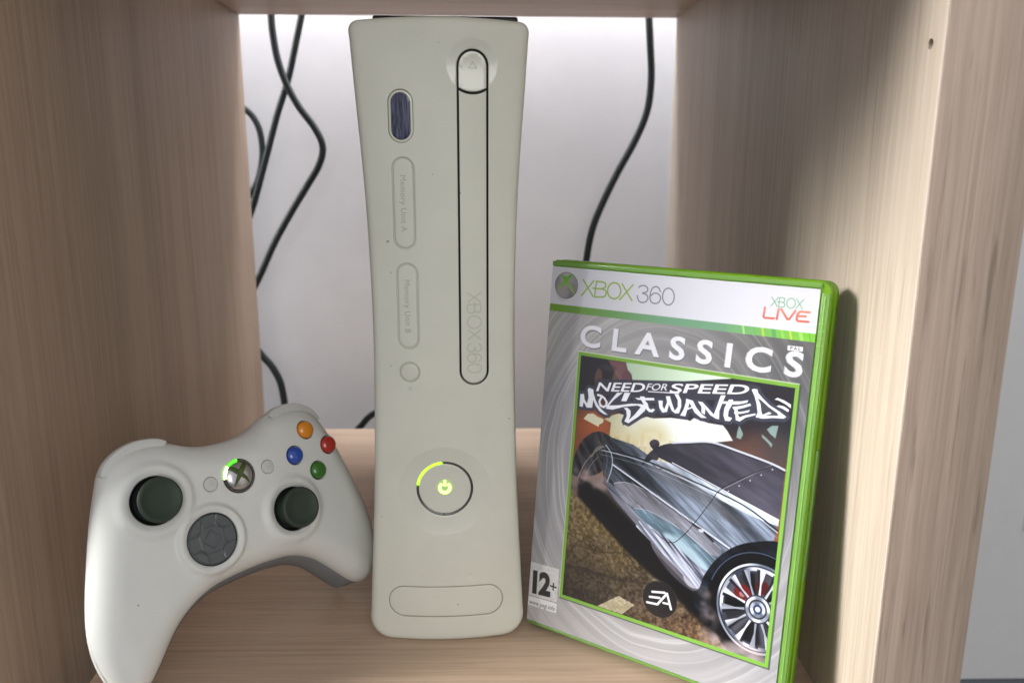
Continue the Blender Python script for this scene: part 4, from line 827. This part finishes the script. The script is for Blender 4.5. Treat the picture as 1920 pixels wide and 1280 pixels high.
    rc = rc*(1-.45*np.clip((52-YY)/20, 0, 1)*np.clip((60-XX)/40, 0, 1))[..., None]; warm = np.clip((XX-55)/40, 0, 1)*np.clip((38-YY)/15, 0, 1)
    rc = rc*(1-warm[..., None]*.5)+np.array((.40, .29, .20))*warm[..., None]*(.3+.9*n2[..., None])
    fill(road, rc.astype(np.float32), 1, 3, clip)
    fill([(x0, 92), (45, 82), (66, 64), (60, 58), (40, 66), (x0, 76)], (.22, .20, .23), .8, 4, clip); disc(28, 81, 10, (.52, .44, .42), .5, 7, clip); disc(36, 83, 5, (.62, .56, .54), .45, 4, clip)
    for key, wd in (('crack1', .35), ('crack2', .25), ('crack3', .25)):
        p = np.array(catmull(ART[key], 4)); p = p+g.normal(0, .25, p.shape); stroke([tuple(q) for q in p], wd, (.12, .10, .08), .85, .2, clip)
    fill(ART['paint1'], np.clip(grad((.62, .58, .46), (.78, .75, .64), n2*1.5-.2), 0, 1), .92, .15, clip); fill(ART['paint2'], (.66, .64, .58), .7, .6, clip)
    fill([(18, 37), (55, 38), (78, 42), (78, 40.5), (50, 36.2), (18, 34.5)], (.08, .07, .06), .5, 1.2, clip)
    fill(ART['shadow'], (.045, .04, .05), .95, 2.0, clip)
    fill([(70, 46), (92, 30), (100, 24), (108, 30), (100, 50)], (.03, .03, .04), .9, 3.0, clip)
    # car
    A = {k: catmull(v, 5, True) for k, v in ART.items() if k in ('roof', 'bumper', 'mirror', 'arch')}
    A['roof'] = ART['roof'][:6]; A['roof'] = catmull(ART['roof'][:8], 5)+ART['roof'][8:]
    th = -.60; ca, sa = math.cos(th), math.sin(th); U = XX*ca+YY*sa; V = -XX*sa+YY*ca     # U along the body, V across it
    def streaks(cx_, cy_, sd, rot=th): return np.clip((vnoise(cx_, cy_, 5, sd, rot)-.5)*2.6+.5, 0, 1)
    s1 = streaks(34, 3.2, 51); s2 = streaks(18, 1.3, 52); s3 = streaks(50, 9, 53)
    fill(A['bumper'], grad((.03, .03, .04), (.30, .29, .31), streaks(9, 2, 61, -1.1)*.8), 1, .25, clip)
    fill(ART['lower'], grad((.15, .15, .19), (.66, .66, .73), .5*s1+.3*s3+.2*s2), 1, .2, clip)
    lum = np.clip(.42*s3+.33*s1+.2*s2+np.clip((XX-60)/90, -.1, .3), 0, 1)
    met = grad((.03, .04, .055), (.58, .63, .72), lum**1.25)
    fill(ART['side'], met, 1, .2, clip)
    refl = lambda q, c, a, s_=1.0: fill(catmull(q, 4, True), c, a, s_, clip)
    refl([(44, 84), (52, 86), (66, 83), (84, 75), (100, 66), (96, 62), (76, 68), (58, 74), (50, 77)], grad((.42, .41, .45), (.66, .65, .70), .6*s1+.4*n1), .72, .3)
    refl([(56, 74), (66, 74), (84, 68), (104, 56), (98, 53), (80, 60), (64, 66), (60, 70)], grad((.16, .20, .24), (.50, .66, .74), s3), .8, .3)
    refl([(72, 66), (80, 66), (90, 60), (96, 54), (86, 55), (76, 60)], (.78, .88, .94), .7, 2.2)
    refl([(66, 61), (76, 61), (90, 55), (100, 46), (92, 42), (80, 46), (70, 54)], grad((.30, .28, .32), (.72, .70, .76), s1), .7, .3)
    refl([(84, 52), (90, 51), (93, 46), (88, 44), (84, 47)], (.80, .80, .86), .75, .6)
    for q_, c_ in (([(44, 84), (52, 86), (66, 83), (84, 75), (100, 66)], (.80, .80, .84)), ([(56, 74.5), (66, 74.5), (84, 68.5), (104, 56.5)], (.76, .82, .88)), ([(66, 61.5), (76, 61.5), (90, 55.5), (100, 46.5)], (.74, .74, .80))): stroke(catmull(q_, 5), .25, c_, .8, .05, clip)
    fill(ART['skirt'], grad((.18, .19, .25), (.80, .82, .90), streaks(24, .9, 81, -.74)), 1, .15, clip)
    fill(ART['sill'], grad((.40, .46, .52), (.90, .93, 1.0), .45*(XX-50)/60+.6*streaks(30, 1.6, 91, -.6)), 1, .15, clip)
    gl = np.clip(.12+.75*vnoise(34, 6, 4, 101, -.38)*np.clip((YY+.42*(XX-70)-94)/16, .05, 1), 0, 1)
    fill(A['roof'], grad((.04, .04, .06), (.46, .44, .52), gl), 1, .2, clip)
    refl([(62, 97), (74, 98), (92, 90), (110, 80), (104, 79), (84, 86), (68, 91)], (.36, .35, .36), .45, 2.0)
    stroke(catmull(ART['glassline'], 5), .9, (.80, .82, .88), .95, .15, clip); stroke([(x, y-.9) for x, y in catmull(ART['glassline'], 5)], .3, (.1, .1, .12), .8, .1, clip)
    stroke(ART['sedge'], .45, (.92, .94, .98), .95, .1, clip); stroke(ART['glassdiv'], .3, (.62, .62, .66), .9, 0, clip)
    for t in np.linspace(.05, .95, 5):
        a_, b_ = np.array(ART['glassdiv'][0]), np.array(ART['glassdiv'][1]); q = a_+(b_-a_)*t; disc(q[0]+1.4, q[1]-1.2, .32, (.85, .85, .88), .9, .1, clip)
    L1, L2 = ART['line1'], ART['line2']
    for dy, wd, c_, a_ in ((0, .6, (.05, .06, .08), .95), (-1.0, .35, (.86, .90, .95), .9), (-3.2, .25, (.70, .74, .80), .6)): stroke([(x, y+dy) for x, y in catmull(L2, 4)], wd, c_, a_, .1, clip)
    for dx, wd, c_, a_ in ((0, .8, (.82, .84, .90), .95), (-.5, .35, (.05, .05, .07), .9), (.6, .25, (.4, .43, .5), .8)): stroke([(x+dx, y+dx*1.4) for x, y in catmull(L1, 4)], wd, c_, a_, .1, clip)
    stroke(catmull(ART['doorcut'], 5), .3, (.04, .04, .05), .95, 0, clip)
    stroke([(86, 74), (90, 72.5), (96, 68.5)], .9, (.05, .05, .06), .9, .3, clip); disc(90, 72, 1.3, (.82, .84, .88), .9, .3, clip, .8)
    for i in range(150):
        x, y = g.uniform(40, 122), g.uniform(36, 92); ln = g.uniform(3, 16); t_ = -.60+g.normal(0, .05); q = [(x, y), (x+ln*math.cos(t_), y+ln*math.sin(t_))]
        m_ = inpoly(np.array(q), ART['side']) | inpoly(np.array(q), ART['lower'])
        if m_.all(): stroke(q, g.uniform(.08, .3), (.90, .93, .98) if g.random() < .5 else (.05, .06, .08), g.uniform(.25, .6), .15, clip)
    fill(A['mirror'], grad((.05, .05, .07), (.34, .33, .38), n1), 1, .1, clip); stroke([(62.5, 98), (66, 96), (70, 97)], .4, (.2, .2, .22), .9, .1, clip)
    for q_, wd, c_ in (([(24, 82), (27, 90), (32, 97), (37, 101)], .3, (.70, .68, .66)), ([(28, 82), (30, 89), (34, 95)], .5, (.42, .42, .44)), ([(38, 102), (41.5, 98), (42.3, 92), (40.5, 84)], .55, (.72, .78, .82)), ([(34, 103), (38, 99), (39.5, 93), (38, 84)], .25, (.5, .52, .55)), ([(31, 95), (33, 99), (36, 101)], 1.0, (.45, .42, .4))): stroke(catmull(q_, 5), wd, c_, .85, .15, clip)
    for i in range(18): stroke([(g.uniform(25, 37), g.uniform(82, 98)), (g.uniform(27, 38), g.uniform(84, 100))], .2, (.6, .58, .56), .2, .2, clip)
    # wheel arch, tyre, bright multi-spoke rim
    wx, wy = ART['wheel'][0]; wr = wx-ART['wheel'][1][0]; k2 = 1.10; wn = np.arctan2((YY-wy)/k2, XX-wx)
    fill(A['arch'], grad((.02, .02, .03), (.16, .20, .27), streaks(14, 3, 111, -.4)*.7), 1, .3, clip); disc(wx, wy, wr*1.24, (.03, .03, .04), 1, .5, clip, wr*1.40)
    stroke([(wx-wr*1.22*math.cos(t), wy+wr*1.36*math.sin(t)) for t in np.linspace(.3, 2.4, 30)], .45, (.36, .44, .56), .8, .3, clip)
    def conic(f_, ph, lo, hi): return grad(lo, hi, np.clip(.5+.55*np.sin(wn*f_+ph)+.25*np.sin(wn*(f_*2+1)+ph*2), 0, 1))
    disc(wx, wy, wr, conic(3, .6, (.40, .44, .52), (.97, .98, 1)), 1, .1, clip, wr*k2); disc(wx, wy, wr*.95, (.12, .13, .16), 1, .1, clip, wr*.95*k2)
    disc(wx, wy, wr*.92, conic(4, 2, (.20, .22, .28), (.88, .90, .96)), 1, .15, clip, wr*.92*k2); disc(wx, wy, wr*.84, (.22, .23, .27), 1, .15, clip, wr*.84*k2)
    disc(wx, wy, wr*.79, conic(5, 1, (.03, .03, .04), (.30, .30, .34)), 1, .3, clip, wr*.79*k2)
    disc(wx-wr*.38, wy+wr*.28, wr*.22, (.42, .09, .09), .95, .4, clip); disc(wx+wr*.05, wy+wr*.55, wr*.17, (.30, .07, .07), .9, .4, clip); disc(wx-wr*.40, wy+wr*.26, wr*.07, (.75, .6, .6), .7, .2, clip)
    for i in range(14):
        t = 2*math.pi*i/14+.2
        for e, c_, wd in ((.055, (.10, .10, .13), .09), (0, conic(7, i, (.52, .55, .62), (.98, .98, 1)), .06)):
            def pt(rr_, dt): return (wx+math.cos(t+dt)*wr*rr_, wy+math.sin(t+dt)*wr*rr_*k2)
            fill([pt(.26, -.12+e), pt(.55, -.5*wd+e), pt(.88, -1.6*wd+e), pt(.88, 1.1*wd+e), pt(.55, .7*wd+e), pt(.26, .12+e)], c_, .95, .15, clip)
    for r_, c_ in ((.32, (.18, .19, .23)), (.29, conic(3, 0, (.5, .53, .6), (.95, .96, 1))), (.22, (.16, .17, .21)), (.18, conic(2, 1, (.4, .43, .5), (.9, .92, .97))), (.11, (.16, .22, .36)), (.06, (.85, .87, .92))): disc(wx, wy, wr*r_, c_, 1, .12, clip, wr*r_*k2)
    for i in range(30):
        a_ = g.uniform(math.pi*.95, math.pi*1.6); r_ = wr*g.uniform(1.0, 1.5); disc(wx+r_*math.cos(a_), wy+r_*math.sin(a_)-3, g.uniform(1., 3), (.66, .60, .60), .22, 2, clip)
    for i in range(26): disc(g.uniform(98, 124), g.uniform(17, 24), g.uniform(1.5, 5), (.74, .68, .69), .3, 2.5, clip)
    for i in range(14): disc(g.uniform(22, 40), g.uniform(79, 86), g.uniform(1, 3), (.62, .54, .53), .3, 1.8, clip)
    # publisher disc
    cx, cy = D['ea_c'][0]; r = 8.7
    disc(cx, cy, r+.5, (.36, .32, .26), .5, 1.2); disc(cx, cy, r, (.12, .11, .12))
    e0 = np.array(D['ea'][2][0]); 
    for s_, wd in zip(D['ea'], (1.15, 1.15, 1.15, 1.0)): stroke([(cx+(x-cx)*1.02, cy+(y-cy)*1.05) for x, y in s_], wd, (.93, .93, .95))
    # title lettering with its dark backing
    for p in D['title'][:10]: fill(p, (.22, .23, .29), .97, .1, clip); stroke(p+[p[0]], 3.0, (.22, .23, .29), .97, .25, clip)
    bl, br, tl = D['nfs']
    e_ = np.array(br)-np.array(bl); fill([(bl[0]-3, bl[1]-2.5), (br[0]+3, br[1]-3), (br[0]+3, br[1]+5), (bl[0], bl[1]+6)], (.20, .20, .25), .95, .4, clip)
    for p in D['title']: fill(p, grad((.86, .87, .90), (.93, .94, .97), XX/100), 1, 0, clip)
    for p in D['title_holes']: fill(p, (.24, .24, .28), 1, 0, clip)
    stroke(D['title_o'], 1.15, (.88, .89, .92), 1, 0, clip)
    e_ = e_/1.0; u_ = e_/np.hypot(*e_)
    def at(t): return np.array(bl)+e_*t
    tl_ = np.array(tl)-np.array(bl); sm = tl_*.72
    text('NEED', at(0), at(.338), at(0)+tl_*1.0, (.90, .90, .93), 1, bold=.02, spacing=1.0)
    text('FOR', at(.348)+tl_*.22, at(.492)+tl_*.22, at(.348)+tl_*.97, (.86, .86, .90), 1, bold=.015)
    text('SPEED', at(.51), at(1.0), at(.51)+tl_*1.0, (.92, .92, .95), 1, bold=.02, spacing=1.0)
    stroke(D['nfs_line'], .5, (.88, .88, .92))
    # rating label
    p = D['pegi']; fill(p, np.clip(.80+(.12*(vnoise(.7, .7, 2, 77)-.5))[..., None]*np.ones(3), 0, 1).astype(np.float32)); a, b = D['pegiline']; fill([a, b, p[2], p[3]], (.88, .88, .89)); stroke([a, b], .35, (.5, .5, .5))
    text('12', *D['pegi12'], (.13, .14, .14), bold=.05, spacing=.9)
    x, y = D['pegiplus'][0]; stroke([(x-1.7, y), (x+1.7, y)], .75, (.15, .15, .16)); stroke([(x, y-1.8), (x, y+1.8)], .75, (.15, .15, .16))
    text('www.pegi.info', *D['pegiweb'], (.35, .35, .36))
    for (x, y) in D['art']['paint1'][:0]: pass
    I += (g.normal(0, .008, (H, W, 1))).astype(np.float32); I[:] = np.clip(I, 0, 1)
    im = bpy.data.images.new('cover_print', W, H); px = np.ones((H, W, 4), np.float32); px[..., :3] = I
    im.pixels.foreach_set(px.ravel()); im.update(); im.pack(); return im

SHX0, SHX1, SHY0, SHY1 = .3, 130.6, .4, 186.6
sheet = obj('cover_sheet', [(SHX0, SHY0, -.35), (SHX1, SHY0, -.35), (SHX1, SHY1, -.35), (SHX0, SHY1, -.35)], [(0, 1, 2, 3)], bpy.data.materials.new('tmp'), case, smooth=False)
uv = sheet.data.uv_layers.new(name='UVMap')
for lp in sheet.data.loops:
    co = sheet.data.vertices[lp.vertex_index].co; uv.data[lp.index].uv = ((co.x/S-SHX0)/(SHX1-SHX0), (co.y/S-SHY0)/(SHY1-SHY0))
m, N, L, b = newmat('printed_cover')
it = N.new('ShaderNodeTexImage'); it.image = paint_cover(SHX0, SHX1, SHY0, SHY1); it.interpolation = 'Cubic'
L.new(it.outputs['Color'], b.inputs['Base Color']); b.inputs['Roughness'].default_value = .35; b.inputs['Coat Weight'].default_value = .6; b.inputs['Coat Roughness'].default_value = .2
tcn = N.new('ShaderNodeTexCoord'); nz = N.new('ShaderNodeTexNoise'); nz.inputs['Scale'].default_value = 22; nz.inputs['Detail'].default_value = 2
L.new(tcn.outputs['Object'], nz.inputs['Vector']); bp = N.new('ShaderNodeBump'); bp.inputs['Strength'].default_value = .35; bp.inputs['Distance'].default_value = .0012
L.new(nz.outputs['Fac'], bp.inputs['Height']); L.new(bp.outputs['Normal'], b.inputs['Coat Normal'])
sheet.data.materials[0] = m
